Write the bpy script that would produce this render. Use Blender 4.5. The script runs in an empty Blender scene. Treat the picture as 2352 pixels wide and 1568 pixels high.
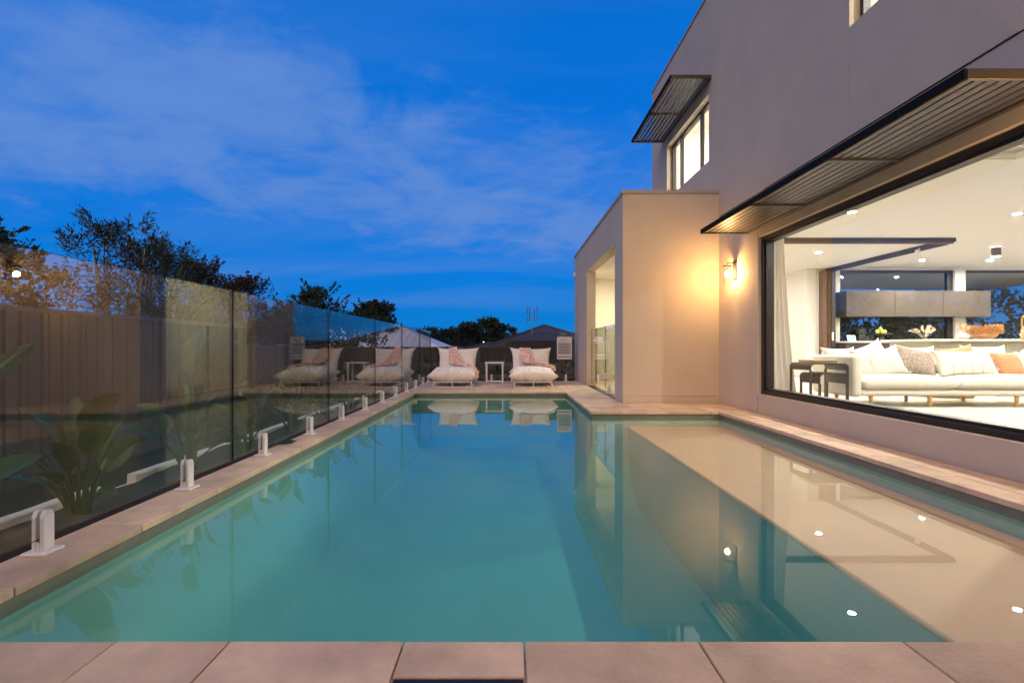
import bpy, bmesh, math, random
import numpy as np
from mathutils import Vector, Matrix, noise
R = math.radians
sc = bpy.context.scene
col = sc.collection

# ------------------------------------------------------------------ camera
cam_d = bpy.data.cameras.new('camera'); cam = bpy.data.objects.new('camera', cam_d); col.objects.link(cam)
cam.location = (0, 0, 0.86); cam.rotation_euler = (R(90), 0, 0)
cam_d.sensor_width = 36; cam_d.lens = 16.99
cam_d.shift_x = 9 / 2352; cam_d.shift_y = 13 / 2352
cam_d.clip_start = 0.05; cam_d.clip_end = 3000
sc.camera = cam

# ------------------------------------------------------------------ world: dusk sky
SUN_EL, SUN_AZ = R(48), R(208)            # afterglow of the west sky, behind the camera to the left
W = bpy.data.worlds.new('World'); sc.world = W; W.use_nodes = True
def world():
    nt = W.node_tree; N = nt.nodes; L = nt.links; N.clear()
    out = N.new('ShaderNodeOutputWorld'); bg = N.new('ShaderNodeBackground'); L.new(bg.outputs[0], out.inputs[0])
    sky = N.new('ShaderNodeTexSky'); sky.sky_type = 'NISHITA'; sky.sun_disc = False
    sky.sun_elevation = SUN_EL; sky.sun_rotation = SUN_AZ; sky.altitude = 50; sky.air_density = 1.0; sky.dust_density = 0.0; sky.ozone_density = 6.0
    def m(op, a, b=None, clamp=False):
        n = N.new('ShaderNodeMath'); n.operation = op; n.use_clamp = clamp
        for i, v in enumerate((a, b)):
            if v is None: continue
            if isinstance(v, (int, float)): n.inputs[i].default_value = v
            else: L.new(v, n.inputs[i])
        return n.outputs[0]
    def mixc(f, a, b, bt='MIX'):
        n = N.new('ShaderNodeMix'); n.data_type = 'RGBA'; n.blend_type = bt
        for k, v in ((0, f), (6, a), (7, b)):
            if isinstance(v, (int, float)): n.inputs[k].default_value = v
            elif isinstance(v, tuple): n.inputs[k].default_value = v
            else: L.new(v, n.inputs[k])
        return n.outputs[2]
    tc = N.new('ShaderNodeTexCoord'); sp = N.new('ShaderNodeSeparateXYZ'); L.new(tc.outputs['Generated'], sp.inputs[0])
    x, y, z = sp.outputs
    zc = m('MAXIMUM', z, 0.0)
    den = m('ADD', zc, 0.15)
    px = m('DIVIDE', x, den); py = m('DIVIDE', y, den)
    cb = N.new('ShaderNodeCombineXYZ'); L.new(px, cb.inputs[0]); L.new(py, cb.inputs[1])
    def nz(scale, detail, rough, rot=0, sx=1, sy=1, dist=0.0, off=(0, 0, 0)):
        mp = N.new('ShaderNodeMapping'); mp.inputs['Rotation'].default_value = (0, 0, rot); mp.inputs['Scale'].default_value = (sx, sy, 1); mp.inputs['Location'].default_value = off
        L.new(cb.outputs[0], mp.inputs[0])
        t = N.new('ShaderNodeTexNoise'); t.inputs['Scale'].default_value = scale; t.inputs['Detail'].default_value = detail; t.inputs['Roughness'].default_value = rough; t.inputs['Distortion'].default_value = dist
        L.new(mp.outputs[0], t.inputs['Vector']); return t.outputs['Fac']
    big = nz(0.9, 3, 0.5, off=(3.1, 0.4, 0)); wis = nz(2.0, 10, 0.60, rot=R(-42), sx=1.0, sy=0.8, dist=0.7, off=(0.7, 0.2, 0)); fine = nz(5.0, 8, 0.62, rot=R(20), sx=0.8, sy=1.2, dist=0.5)
    d = m('DIVIDE', m('SUBTRACT', m('SUBTRACT', py, 2.25), m('MULTIPLY', px, 0.54)), 1.136)
    d = m('ADD', d, m('MULTIPLY', m('SUBTRACT', big, 0.5), 0.9))
    gau = m('POWER', 2.718, m('MULTIPLY', m('MULTIPLY', d, d), -2.1))
    mixn = m('ADD', m('MULTIPLY', wis, 0.62), m('MULTIPLY', fine, 0.38))
    dn = N.new('ShaderNodeMapRange'); dn.interpolation_type = 'SMOOTHSTEP'; L.new(m('ADD', mixn, m('MULTIPLY', gau, 0.34)), dn.inputs[0]); dn.inputs[1].default_value = 0.58; dn.inputs[2].default_value = 0.90
    band = dn.outputs[0]
    st = nz(0.55, 6, 0.55, sx=0.42, sy=1.7, off=(0.3, 1.7, 0), dist=0.3)
    streak = N.new('ShaderNodeMapRange'); L.new(st, streak.inputs[0]); streak.inputs[1].default_value = 0.45; streak.inputs[2].default_value = 0.70
    cl = m('MAXIMUM', m('MULTIPLY', band, 0.95), m('MULTIPLY', streak.outputs[0], 0.55))
    cl = m('MULTIPLY', cl, m('MULTIPLY', zc, 9.0, True), True)
    # twilight air: Nishita sky pushed to the saturated blue of the exposure, thin pink-lit cloud over it
    gm = N.new('ShaderNodeGamma'); gm.inputs[1].default_value = 0.2; sk = mixc(1.0, sky.outputs[0], (.1, .1, .1, 1), 'MULTIPLY'); L.new(sk, gm.inputs[0])
    base = mixc(1.0, gm.outputs[0], SKY_TINT, 'MULTIPLY')
    low = m('POWER', m('SUBTRACT', 1.0, m('MULTIPLY', zc, 2.6, True)), 2.0)
    base = mixc(m('MULTIPLY', low, 0.8), base, (.004, .195, .545, 1))
    c = mixc(m('MULTIPLY', cl, 0.95), base, CLOUD)
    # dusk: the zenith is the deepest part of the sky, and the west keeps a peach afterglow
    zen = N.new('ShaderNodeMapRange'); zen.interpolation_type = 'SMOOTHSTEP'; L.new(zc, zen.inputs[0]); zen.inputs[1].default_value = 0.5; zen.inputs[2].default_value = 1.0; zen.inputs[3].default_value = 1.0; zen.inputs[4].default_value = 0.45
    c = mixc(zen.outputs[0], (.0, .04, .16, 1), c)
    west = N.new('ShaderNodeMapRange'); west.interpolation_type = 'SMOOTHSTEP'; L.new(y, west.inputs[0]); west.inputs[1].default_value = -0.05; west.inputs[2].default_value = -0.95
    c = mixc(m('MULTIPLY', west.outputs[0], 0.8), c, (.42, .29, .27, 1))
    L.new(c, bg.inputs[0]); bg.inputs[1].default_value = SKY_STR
SKY_TINT = (.004, .235, .84, 1); CLOUD = (.118, .262, .66, 1); SKY_STR = 1.0
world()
sun_d = bpy.data.lights.new('sun', 'SUN'); sun = bpy.data.objects.new('sun', sun_d); col.objects.link(sun)
sun_d.energy = 1.6; sun_d.angle = R(80); sun_d.color = (1.0, 0.67, 0.40)
sun.rotation_euler = (R(90) - SUN_EL, 0, R(180) - SUN_AZ); sun.location = (-20, -40, 30)

sc.view_settings.view_transform = 'Standard'; sc.view_settings.look = 'None'; sc.view_settings.exposure = 0.0; sc.view_settings.gamma = 1.0
sc.view_settings.use_curve_mapping = False
sc.render.engine = 'CYCLES'
cy = sc.cycles
cy.use_denoising = True; cy.denoiser = 'OPENIMAGEDENOISE'; cy.denoising_input_passes = 'RGB_ALBEDO_NORMAL'
cy.max_bounces = 10; cy.diffuse_bounces = 5; cy.glossy_bounces = 6; cy.transmission_bounces = 6; cy.transparent_max_bounces = 28; cy.volume_bounces = 0
cy.sample_clamp_indirect = 6.0; cy.blur_glossy = 0.5; cy.use_light_tree = True
DOWN_L, SCONCE_L, UP_L, ALC_L = 5200.0, 1050.0, 2800.0, 1500.0

# ------------------------------------------------------------------ materials
def srgb(r, g, b):
    f = lambda c: (c / 255 / 12.92) if c / 255 <= 0.04045 else ((c / 255 + 0.055) / 1.055) ** 2.4
    return (f(r), f(g), f(b))
MATS = {}
def mat(name, colr=(.5, .5, .5), rough=.6, metal=0.0, spec=0.5, var=0.0, vscale=3.0, bump=0.0, bscale=80.0, objvar=0.0, col2=None, sheen=0.0, sub=0.0, stretch=(1, 1, 1), coat=0.0):
    if name in MATS: return MATS[name]
    M = bpy.data.materials.new(name); M.use_nodes = True; nt = M.node_tree; N = nt.nodes; L = nt.links
    b = N['Principled BSDF']; b.inputs['Base Color'].default_value = (*colr, 1); b.inputs['Roughness'].default_value = rough; b.inputs['Metallic'].default_value = metal
    b.inputs['Specular IOR Level'].default_value = spec; b.inputs['Sheen Weight'].default_value = sheen; b.inputs['Coat Weight'].default_value = coat
    if sub: b.inputs['Transmission Weight'].default_value = 0.0
    cur = None
    if var or bump or objvar:
        tc = N.new('ShaderNodeTexCoord'); mp = N.new('ShaderNodeMapping'); mp.inputs['Scale'].default_value = stretch; L.new(tc.outputs['Object'], mp.inputs[0])
    if objvar:
        oi = N.new('ShaderNodeObjectInfo'); av = N.new('ShaderNodeVectorMath'); av.operation = 'ADD'
        mulv = N.new('ShaderNodeMath'); mulv.operation = 'MULTIPLY'; mulv.inputs[1].default_value = 57.0; L.new(oi.outputs['Random'], mulv.inputs[0])
        L.new(mp.outputs[0], av.inputs[0]); L.new(mulv.outputs[0], av.inputs[1]); vec = av.outputs[0]
    elif var or bump: vec = mp.outputs[0]
    if var or objvar:
        t = N.new('ShaderNodeTexNoise'); t.inputs['Scale'].default_value = vscale; t.inputs['Detail'].default_value = 7; t.inputs['Roughness'].default_value = .62; L.new(vec, t.inputs['Vector'])
        mx = N.new('ShaderNodeMix'); mx.data_type = 'RGBA'
        c2 = col2 or tuple(c * (1 - var) for c in colr); c1 = tuple(min(1, c * (1 + var)) for c in colr) if not col2 else colr
        mx.inputs[6].default_value = (*c2, 1); mx.inputs[7].default_value = (*c1, 1)
        mr = N.new('ShaderNodeMapRange'); mr.inputs[1].default_value = .3; mr.inputs[2].default_value = .7; L.new(t.outputs['Fac'], mr.inputs[0]); L.new(mr.outputs[0], mx.inputs[0]); cur = mx.outputs[2]
        if objvar:
            hv = N.new('ShaderNodeHueSaturation'); L.new(cur, hv.inputs['Color'])
            a = N.new('ShaderNodeMapRange'); a.inputs[3].default_value = 1 - objvar; a.inputs[4].default_value = 1 + objvar; L.new(oi.outputs['Random'], a.inputs[0]); L.new(a.outputs[0], hv.inputs['Value']); cur = hv.outputs[0]
        L.new(cur, b.inputs['Base Color'])
    if bump:
        t2 = N.new('ShaderNodeTexNoise'); t2.inputs['Scale'].default_value = bscale; t2.inputs['Detail'].default_value = 5; L.new(vec, t2.inputs['Vector'])
        bp = N.new('ShaderNodeBump'); bp.inputs['Strength'].default_value = bump; bp.inputs['Distance'].default_value = .01; L.new(t2.outputs['Fac'], bp.inputs['Height']); L.new(bp.outputs[0], b.inputs['Normal'])
    MATS[name] = M; return M
def emit(name, colr, strength):
    M = bpy.data.materials.new(name); M.use_nodes = True; N = M.node_tree.nodes; N.clear()
    o = N.new('ShaderNodeOutputMaterial'); e = N.new('ShaderNodeEmission'); e.inputs[0].default_value = (*colr, 1); e.inputs[1].default_value = strength
    M.node_tree.links.new(e.outputs[0], o.inputs[0]); MATS[name] = M; return M
def thin(name, f0, tint, rough=0.0, ripple=0.0, absorb=None, dens=1.0, rim=0.0):
    """clear sheet: Schlick reflection over straight-through transmission"""
    M = bpy.data.materials.new(name); M.use_nodes = True; N = M.node_tree.nodes; L = M.node_tree.links; N.clear()
    o = N.new('ShaderNodeOutputMaterial'); mix = N.new('ShaderNodeMixShader'); tr = N.new('ShaderNodeBsdfTransparent'); gl = N.new('ShaderNodeBsdfGlossy')
    tr.inputs[0].default_value = (*tint, 1); gl.inputs['Roughness'].default_value = rough; gl.inputs['Color'].default_value = (1, 1, 1, 1)
    g = N.new('ShaderNodeNewGeometry'); dt = N.new('ShaderNodeVectorMath'); dt.operation = 'DOT_PRODUCT'
    L.new(g.outputs['Incoming'], dt.inputs[0])
    if ripple:
        tc = N.new('ShaderNodeTexCoord'); t = N.new('ShaderNodeTexNoise'); t.inputs['Scale'].default_value = 2.2; t.inputs['Detail'].default_value = 4; L.new(tc.outputs['Object'], t.inputs['Vector'])
        bp = N.new('ShaderNodeBump'); bp.inputs['Strength'].default_value = 1.0; bp.inputs['Distance'].default_value = ripple; L.new(t.outputs['Fac'], bp.inputs['Height'])
        L.new(bp.outputs[0], gl.inputs['Normal']); L.new(bp.outputs[0], dt.inputs[1])
    else: L.new(g.outputs['Normal'], dt.inputs[1])
    def m(op, a, b=None):
        n = N.new('ShaderNodeMath'); n.operation = op
        for i, v in enumerate((a, b)):
            if v is None: continue
            if isinstance(v, (int, float)): n.inputs[i].default_value = v
            else: L.new(v, n.inputs[i])
        return n.outputs[0]
    c = m('ABSOLUTE', dt.outputs['Value']); q = m('POWER', m('MAXIMUM', m('SUBTRACT', 1.0, c), 0.0), 5.0)
    f = m('ADD', m('MULTIPLY', q, 1 - f0), f0)
    L.new(f, mix.inputs[0]); L.new(tr.outputs[0], mix.inputs[1]); L.new(gl.outputs[0], mix.inputs[2]); L.new(mix.outputs[0], o.inputs[0])
    if absorb:
        v = N.new('ShaderNodeVolumeAbsorption'); v.inputs[0].default_value = (*absorb, 1); v.inputs[1].default_value = dens; L.new(v.outputs[0], o.inputs['Volume'])
    MATS[name] = M; return M
def leafmat(name, c1, c2, rough=.45, trans=0.35, objvar=.25):
    M = bpy.data.materials.new(name); M.use_nodes = True; N = M.node_tree.nodes; L = M.node_tree.links
    b = N['Principled BSDF']; b.inputs['Roughness'].default_value = rough
    tc = N.new('ShaderNodeTexCoord'); t = N.new('ShaderNodeTexNoise'); t.inputs['Scale'].default_value = 2.5; t.inputs['Detail'].default_value = 4; L.new(tc.outputs['Object'], t.inputs['Vector'])
    oi = N.new('ShaderNodeObjectInfo'); mx = N.new('ShaderNodeMix'); mx.data_type = 'RGBA'; mx.inputs[6].default_value = (*c1, 1); mx.inputs[7].default_value = (*c2, 1)
    mr = N.new('ShaderNodeMapRange'); mr.inputs[1].default_value = .35; mr.inputs[2].default_value = .65; L.new(t.outputs['Fac'], mr.inputs[0]); L.new(mr.outputs[0], mx.inputs[0])
    hv = N.new('ShaderNodeHueSaturation'); a = N.new('ShaderNodeMapRange'); a.inputs[3].default_value = 1 - objvar; a.inputs[4].default_value = 1 + objvar; L.new(oi.outputs['Random'], a.inputs[0]); L.new(a.outputs[0], hv.inputs['Value']); L.new(mx.outputs[2], hv.inputs['Color'])
    L.new(hv.outputs[0], b.inputs['Base Color'])
    tl = N.new('ShaderNodeBsdfTranslucent'); L.new(hv.outputs[0], tl.inputs[0]); ms = N.new('ShaderNodeMixShader'); ms.inputs[0].default_value = trans
    L.new(b.outputs[0], ms.inputs[1]); L.new(tl.outputs[0], ms.inputs[2]); L.new(ms.outputs[0], N['Material Output'].inputs[0])
    MATS[name] = M; return M

mat('paver', (.60, .445, .30), .62, var=.27, vscale=3.2, bump=.35, bscale=70, objvar=.12)
mat('grout', (.36, .29, .22), .9, var=.2, vscale=20)
mat('render', (.60, .51, .39), .85, var=.05, vscale=1.7, bump=.5, bscale=120)
mat('capping', (.42, .38, .35), .45, var=.03, vscale=4)
mat('white_wall', (.80, .775, .72), .8, var=.01, vscale=2)
mat('ceiling_white', (.82, .79, .74), .85)
mat('dark_frame', (.022, .017, .014), .42, var=.2, vscale=8)
mat('bronze_frame', (.10, .055, .03), .45, var=.15, vscale=8)
mat('awning', (.060, .050, .036), .36, var=.15, vscale=6, metal=.0, spec=.6)
mat('awning_fascia', (.010, .009, .008), .75, spec=.12)
mat('pool_plaster', (.205, .49, .395), .75, var=.03, vscale=2)
mat('waterline', (.17, .19, .145), .5, var=.1, vscale=12, bump=.05)
mat('ledge_plaster', (.66, .48, .285), .75, var=.05, vscale=3)
mat('fence_steel', (.082, .072, .064), .5, var=.1, vscale=2.0)
mat('fence_steel_back', (.060, .052, .043), .5, var=.1, vscale=2.0)
mat('white_powder', (.78, .76, .74), .4, var=.02)
mat('soil', (.022, .015, .010), .95, var=.45, vscale=30, bump=.8, bscale=60)
mat('turf', (.014, .016, .009), .95, var=.4, vscale=3, bump=.5, bscale=20)
mat('concrete_white', (.66, .62, .56), .85, var=.14, vscale=9, bump=.4, bscale=35)
mat('canvas', (.80, .765, .70), .9, var=.03, vscale=8, bump=.12, bscale=220, sheen=.1)
mat('bark', (.10, .075, .055), .9, var=.3, vscale=12, bump=.5, bscale=40)
mat('bark_pale', (.30, .22, .17), .9, var=.3, vscale=12, bump=.5, bscale=40)
mat('steel', (.6, .6, .58), .25, metal=1.0)
mat('black', (.01, .01, .01), .5)
mat('rubber', (.015, .015, .015), .7)
mat('glass_edge', (.010, .018, .015), .12)
thin('pool_glass', .056, (.93, .965, .945)); thin('window_glass', .032, (.965, .97, .96)); thin('lamp_glass', .05, (.96, .95, .93))
thin('water', .042, (1, 1, 1), 0.0, ripple=.0002, absorb=(.30, .80, .83), dens=.30)
leafmat('strelitzia', (.016, .045, .008), (.065, .115, .018), .26, .3)
leafmat('hedge_leaf', (.018, .038, .012), (.04, .065, .018), .5, .3)
leafmat('bottlebrush_leaf', (.03, .055, .016), (.06, .085, .025), .5, .3)
leafmat('red_leaf', (.03, .035, .012), (.075, .045, .022), .5, .3)
leafmat('far_leaf', (.014, .026, .009), (.032, .045, .014), .6, .2)
WARM = (1.0, .56, .21); SOFT = (1.0, .935, .845)
emit('downlight_glow', SOFT, DOWN_L); emit('sconce_glow', WARM, SCONCE_L); emit('upper_glow', (1.0, .95, .86), UP_L); emit('alcove_glow', (1.0, .90, .60), ALC_L)
emit('street_glow', (1.0, .62, .2), 60.0)

# ------------------------------------------------------------------ mesh builder
def wloc(o):
    v = Vector((0, 0, 0))
    while o: v += o.location; o = o.parent
    return v
class MB:
    def __init__(s): s.v = []; s.f = []; s.mi = []; s.cm = 0
    def add(s, vs, fs):
        n = len(s.v); s.v += [tuple(p) for p in vs]; s.f += [tuple(i + n for i in f) for f in fs]; s.mi += [s.cm] * len(fs); return s
    def box(s, x0, x1, y0, y1, z0, z1):
        return s.add([(x0, y0, z0), (x1, y0, z0), (x1, y1, z0), (x0, y1, z0), (x0, y0, z1), (x1, y0, z1), (x1, y1, z1), (x0, y1, z1)],
                     [(3, 2, 1, 0), (4, 5, 6, 7), (0, 1, 5, 4), (1, 2, 6, 5), (2, 3, 7, 6), (3, 0, 4, 7)])
    def bbox(s, x0, x1, y0, y1, z0, z1, b=.004, seg=1):
        bm = bmesh.new(); bmesh.ops.create_cube(bm, size=1)
        for v in bm.verts: v.co = (x0 + (v.co.x + .5) * (x1 - x0), y0 + (v.co.y + .5) * (y1 - y0), z0 + (v.co.z + .5) * (z1 - z0))
        bmesh.ops.bevel(bm, geom=bm.edges[:], offset=b, segments=seg, profile=.5, affect='EDGES'); s.bm(bm); return s
    def bm(s, bm, M=None):
        bm.verts.index_update(); vs = [(M @ v.co if M else v.co.copy()) for v in bm.verts]; fs = [[v.index for v in f.verts] for f in bm.faces]; bm.free(); return s.add(vs, fs)
    def tube(s, pts, r, n=8, cap=True):
        pts = [Vector(p) for p in pts]; rs = r if isinstance(r, (list, tuple)) else [r] * len(pts); ring = []; up = Vector((0, 0, 1)); vs = []
        prev = None
        for i, p in enumerate(pts):
            d = (pts[min(i + 1, len(pts) - 1)] - pts[max(i - 1, 0)]).normalized()
            if prev is None:
                a = d.cross(up) if abs(d.dot(up)) < .95 else d.cross(Vector((1, 0, 0)))
            else: a = prev - d * prev.dot(d)
            a.normalize(); prev = a; b = d.cross(a)
            for k in range(n): t = 2 * math.pi * k / n; vs.append(p + (a * math.cos(t) + b * math.sin(t)) * rs[i])
        fs = [(i * n + k, i * n + (k + 1) % n, (i + 1) * n + (k + 1) % n, (i + 1) * n + k) for i in range(len(pts) - 1) for k in range(n)]
        if cap: fs += [tuple(range(n))[::-1], tuple((len(pts) - 1) * n + k for k in range(n))]
        return s.add(vs, fs)
    def lathe(s, prof, n=24, c=(0, 0, 0), cap=True):
        vs = [(c[0] + r * math.cos(2 * math.pi * k / n), c[1] + r * math.sin(2 * math.pi * k / n), c[2] + z) for r, z in prof for k in range(n)]
        fs = [(i * n + k, i * n + (k + 1) % n, (i + 1) * n + (k + 1) % n, (i + 1) * n + k) for i in range(len(prof) - 1) for k in range(n)]
        if cap and prof[0][0] > 1e-6: fs.append(tuple(range(n))[::-1])
        if cap and prof[-1][0] > 1e-6: fs.append(tuple((len(prof) - 1) * n + k for k in range(n)))
        return s.add(vs, fs)
    def prism(s, poly, z0, z1):
        n = len(poly); vs = [(x, y, z0) for x, y in poly] + [(x, y, z1) for x, y in poly]
        return s.add(vs, [tuple(range(n))[::-1], tuple(range(n, 2 * n))] + [(i, (i + 1) % n, n + (i + 1) % n, n + i) for i in range(n)])
    def extrude(s, poly3, d):
        n = len(poly3); d = Vector(d); vs = [Vector(p) for p in poly3]; vs += [p + d for p in vs]
        return s.add(vs, [tuple(range(n))[::-1], tuple(range(n, 2 * n))] + [(i, (i + 1) % n, n + (i + 1) % n, n + i) for i in range(n)])
    def grid(s, fn, nu, nv, close=False):
        vs = [fn(i / nu, j / nv) for j in range(nv + 1) for i in range(nu + 1)]; w = nu + 1
        return s.add(vs, [(j * w + i, j * w + i + 1, (j + 1) * w + i + 1, (j + 1) * w + i) for j in range(nv) for i in range(nu)])
    def sphere(s, c, r, nu=16, nv=10, sc3=(1, 1, 1)):
        return s.lathe_at([(r * math.sin(math.pi * j / nv), -r * math.cos(math.pi * j / nv)) for j in range(nv + 1)], nu, c, sc3)
    def lathe_at(s, prof, n, c, sc3):
        k0 = len(s.v); s.lathe([(max(r, 1e-5), z) for r, z in prof], n, (0, 0, 0))
        for i in range(k0, len(s.v)): x, y, z = s.v[i]; s.v[i] = (c[0] + x * sc3[0], c[1] + y * sc3[1], c[2] + z * sc3[2])
        return s
    def xf(s, M): s.v = [tuple(M @ Vector(p)) for p in s.v]; return s
    def build(s, name, material, parent=None, smooth=False, fixn=True):
        me = bpy.data.meshes.new(name); o = wloc(parent) if parent else Vector((0, 0, 0))
        me.from_pydata([(x - o.x, y - o.y, z - o.z) for x, y, z in s.v], [], s.f)
        for q in (material if isinstance(material, (list, tuple)) else [material]): me.materials.append(MATS[q])
        if any(s.mi): me.polygons.foreach_set('material_index', s.mi)
        if fixn:
            bm = bmesh.new(); bm.from_mesh(me); bmesh.ops.recalc_face_normals(bm, faces=bm.faces[:]); bm.to_mesh(me); bm.free()
        if smooth:
            me.polygons.foreach_set('use_smooth', [True] * len(me.polygons))
            if smooth != 'all':
                try: me.set_sharp_from_angle(angle=R(38))
                except Exception: pass
        me.update(); ob = bpy.data.objects.new(name, me); col.objects.link(ob); ob.parent = parent; return ob
def tag(o, label, cat, group=None, kind=None):
    if label: o['label'] = label
    if cat: o['category'] = cat
    if group: o['group'] = group
    if kind: o['kind'] = kind
    return o
def thing(name, label, cat, loc=(0, 0, 0), group=None):
    o = bpy.data.objects.new(name, None); col.objects.link(o); o.location = loc; o.empty_display_size = .1
    return tag(o, label, cat, group)
def struct(o, label=None): o['kind'] = 'structure'; 
def kids(o): return list(o.children)
def copy_tree(o, parent=None, label=None):
    c = o.copy(); col.objects.link(c); c.parent = parent
    if label: c['label'] = label
    for ch in kids(o): copy_tree(ch, c)
    return c
def clone(o, parent, loc):
    c = o.copy(); col.objects.link(c); c.parent = parent; c.location = loc; return c
rnd = random.Random(11)

# ================================================================== GROUND, POOL, DECK
GZ = -.72
g = MB()
B = 900
for x0, x1, y0, y1 in ((-B, -2.75, -B, B), (16.5, B, -B, B), (-2.75, 16.5, 13.6, B), (-2.75, 16.5, -B, -5)):
    g.add([(x0, y0, GZ), (x1, y0, GZ), (x1, y1, GZ), (x0, y1, GZ)], [(0, 1, 2, 3)])
o = g.build('ground', 'turf'); struct(o); o['label'] = 'dark ground beyond the pool terrace'

PX0, PX1, PXN, PY0, PYM, PY1 = -1.767, 2.81, 1.10, 1.418, 6.45, 9.27
def poolpoly(e): return [(PX0 - e, PY0 - e), (PX1 + e, PY0 - e), (PX1 + e, PYM + e), (PXN + e, PYM + e), (PXN + e, PY1 + e), (PX0 - e, PY1 + e)]
WZ = -.08
def wallstrip(poly, z0, z1):
    m = MB(); n = len(poly)
    for i in range(n):
        (a, b), (c, d) = poly[i], poly[(i + 1) % n]
        m.add([(a, b, z0), (c, d, z0), (c, d, z1), (a, b, z1)], [(0, 1, 2, 3)])
    return m
FZ = -1.15
pool = MB(); CR = .75; ringz = [(.03, -.105), (.03, FZ + CR)] + [(.03 - CR + CR * math.cos(t), FZ + CR - CR * math.sin(t)) for t in [R(15 * k) for k in range(1, 7)]]
for e_, z_ in ringz: pool.v += [(x, y, z_) for x, y in poolpoly(e_)]
for k in range(len(ringz) - 1):
    for i in range(6): pool.f.append((k * 6 + i, k * 6 + (i + 1) % 6, (k + 1) * 6 + (i + 1) % 6, (k + 1) * 6 + i))
pool.f.append(tuple((len(ringz) - 1) * 6 + i for i in range(6))); pool.mi = [0] * len(pool.f)
pool = pool.build('pool', 'pool_plaster', fixn=False, smooth=True); struct(pool); pool['label'] = 'swimming pool shell with pale plaster walls and floor'
wallstrip(poolpoly(.03), -.1049, -.035).build('waterline_band', 'waterline', pool, fixn=False)
LX = 1.60
MB().bbox(LX, PX1 + .025, PY0 - .02, PYM + .025, -.225, -.195, .014, 3).build('shallow_ledge', 'ledge_plaster', pool)
MB().box(LX + .012, PX1 + .025, PY0 - .02, PYM + .025, FZ + .003, -.2255).build('ledge_body', 'pool_plaster', pool)
wt = MB().prism(poolpoly(.045), FZ - .05, WZ).build('water', 'water'); struct(wt); wt['label'] = 'still teal pool water'

deck = MB()
def slab(x0, x1, y0, y1): deck.box(x0, x1, y0, y1, -.30, -.011)
e = .035
slab(-2.03, PX0 - e, PY0 - e, 12.35); slab(-2.03, 3.25, -3, PY0 - e - .0005); slab(PX1 + e, 3.25, PY0 - e, PYM + e); slab(PXN + e, 3.25, PYM + e + .0005, 7.44)
slab(PXN + e, 1.955, 7.4405, 12.35); slab(PX0 - e + .0005, PXN + e - .0005, PY1 + e, 12.35)
deck = deck.build('pool_deck', 'grout'); struct(deck); deck['label'] = 'stone paved pool surround'
pcache = {}
def paver(x0, x1, y0, y1, label=None, z1=0.0):
    j = .0028; w, d = round(x1 - x0 - 2 * j, 4), round(y1 - y0 - 2 * j, 4)
    if (w, d) not in pcache:
        m = MB().bbox(-w / 2, w / 2, -d / 2, d / 2, -.036, 0, .003); ob = m.build('paver', 'paver', deck); pcache[(w, d)] = ob
    else:
        ob = pcache[(w, d)].copy(); col.objects.link(ob); ob.parent = deck
    ob.location = ((x0 + x1) / 2, (y0 + y1) / 2, z1 + rnd.uniform(-.0008, .0008))
    return ob
# left edge
y = PY0
for y1 in [1.735 + .6025 * k for k in range(13)]:
    if y1 > PY1: break
    paver(-2.03, PX0, y, y1); y = y1
paver(-2.03, PX0, y, PY1)
# front rows
fx = [-2.03, -1.66, -1.147, -.815, -.305, .046, .557, 1.155, 1.76, 2.36, 2.81, 3.25]
for i in range(len(fx) - 1):
    if i == 4: continue
    paver(fx[i], fx[i + 1], .82, PY0)
paver(fx[4], fx[5], 1.262, PY0)
paver(fx[4], fx[5], .82, 1.232)
for k, yy in enumerate((.22, -.38, -.98, -1.58)):
    x = -2.03 - .3 * (k % 2)
    while x < 3.2:
        a, b = max(x, -2.03), min(x + .6, 3.25); paver(a, b, yy, yy + .6); x += .6
# right edge, two courses
for (xa, xb, off) in ((PX1, 3.005, 0), (3.005, 3.25, .3)):
    y = PY0
    yn = PY0 + .6 - off
    while y < PYM - .05:
        y1 = min(yn, PYM); paver(xa, xb, y, y1); y = y1; yn += .6
# return below the lamp wall
xs = [PXN, 1.52, 2.12, 2.72, 3.25]
for i in range(4): paver(xs[i], xs[i + 1], PYM, 6.96); 
xs = [PXN, 1.77, 2.37, 2.97, 3.25]
for i in range(4): paver(xs[i], xs[i + 1], 6.96, 7.44)
y = 7.44
while y < 12.3:
    y1 = min(y + .6, 12.35) if y + .6 < 12.1 else 12.35
    paver(PXN, 1.765, y, y1); y = y1
for r_, (ya, yb) in enumerate(((PY1, 9.78), (9.78, 10.42), (10.42, 11.06), (11.06, 11.7), (11.7, 12.35))):
    x = -2.03 + (.33 if r_ % 2 else 0)
    xx = [-2.03] + [v for v in [-2.03 + (.35 if r_ % 2 else .7) + .7 * k for k in range(5)] if v < PXN - .1] + [PXN]
    for i in range(len(xx) - 1): paver(xx[i], xx[i + 1], ya, yb)
# skimmer slot in front of the lid paver
sk = thing('skimmer_lid_frame', 'black slot frame along the skimmer lid paver in front', 'skimmer frame', (-.13, 1.247, 0))
MB().box(-.298, .039, 1.236, 1.245, -.03, -.002).build('rail', 'black', sk); MB().box(-.298, .039, 1.249, 1.258, -.03, -.0035).build('rail', 'black', sk)

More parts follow.
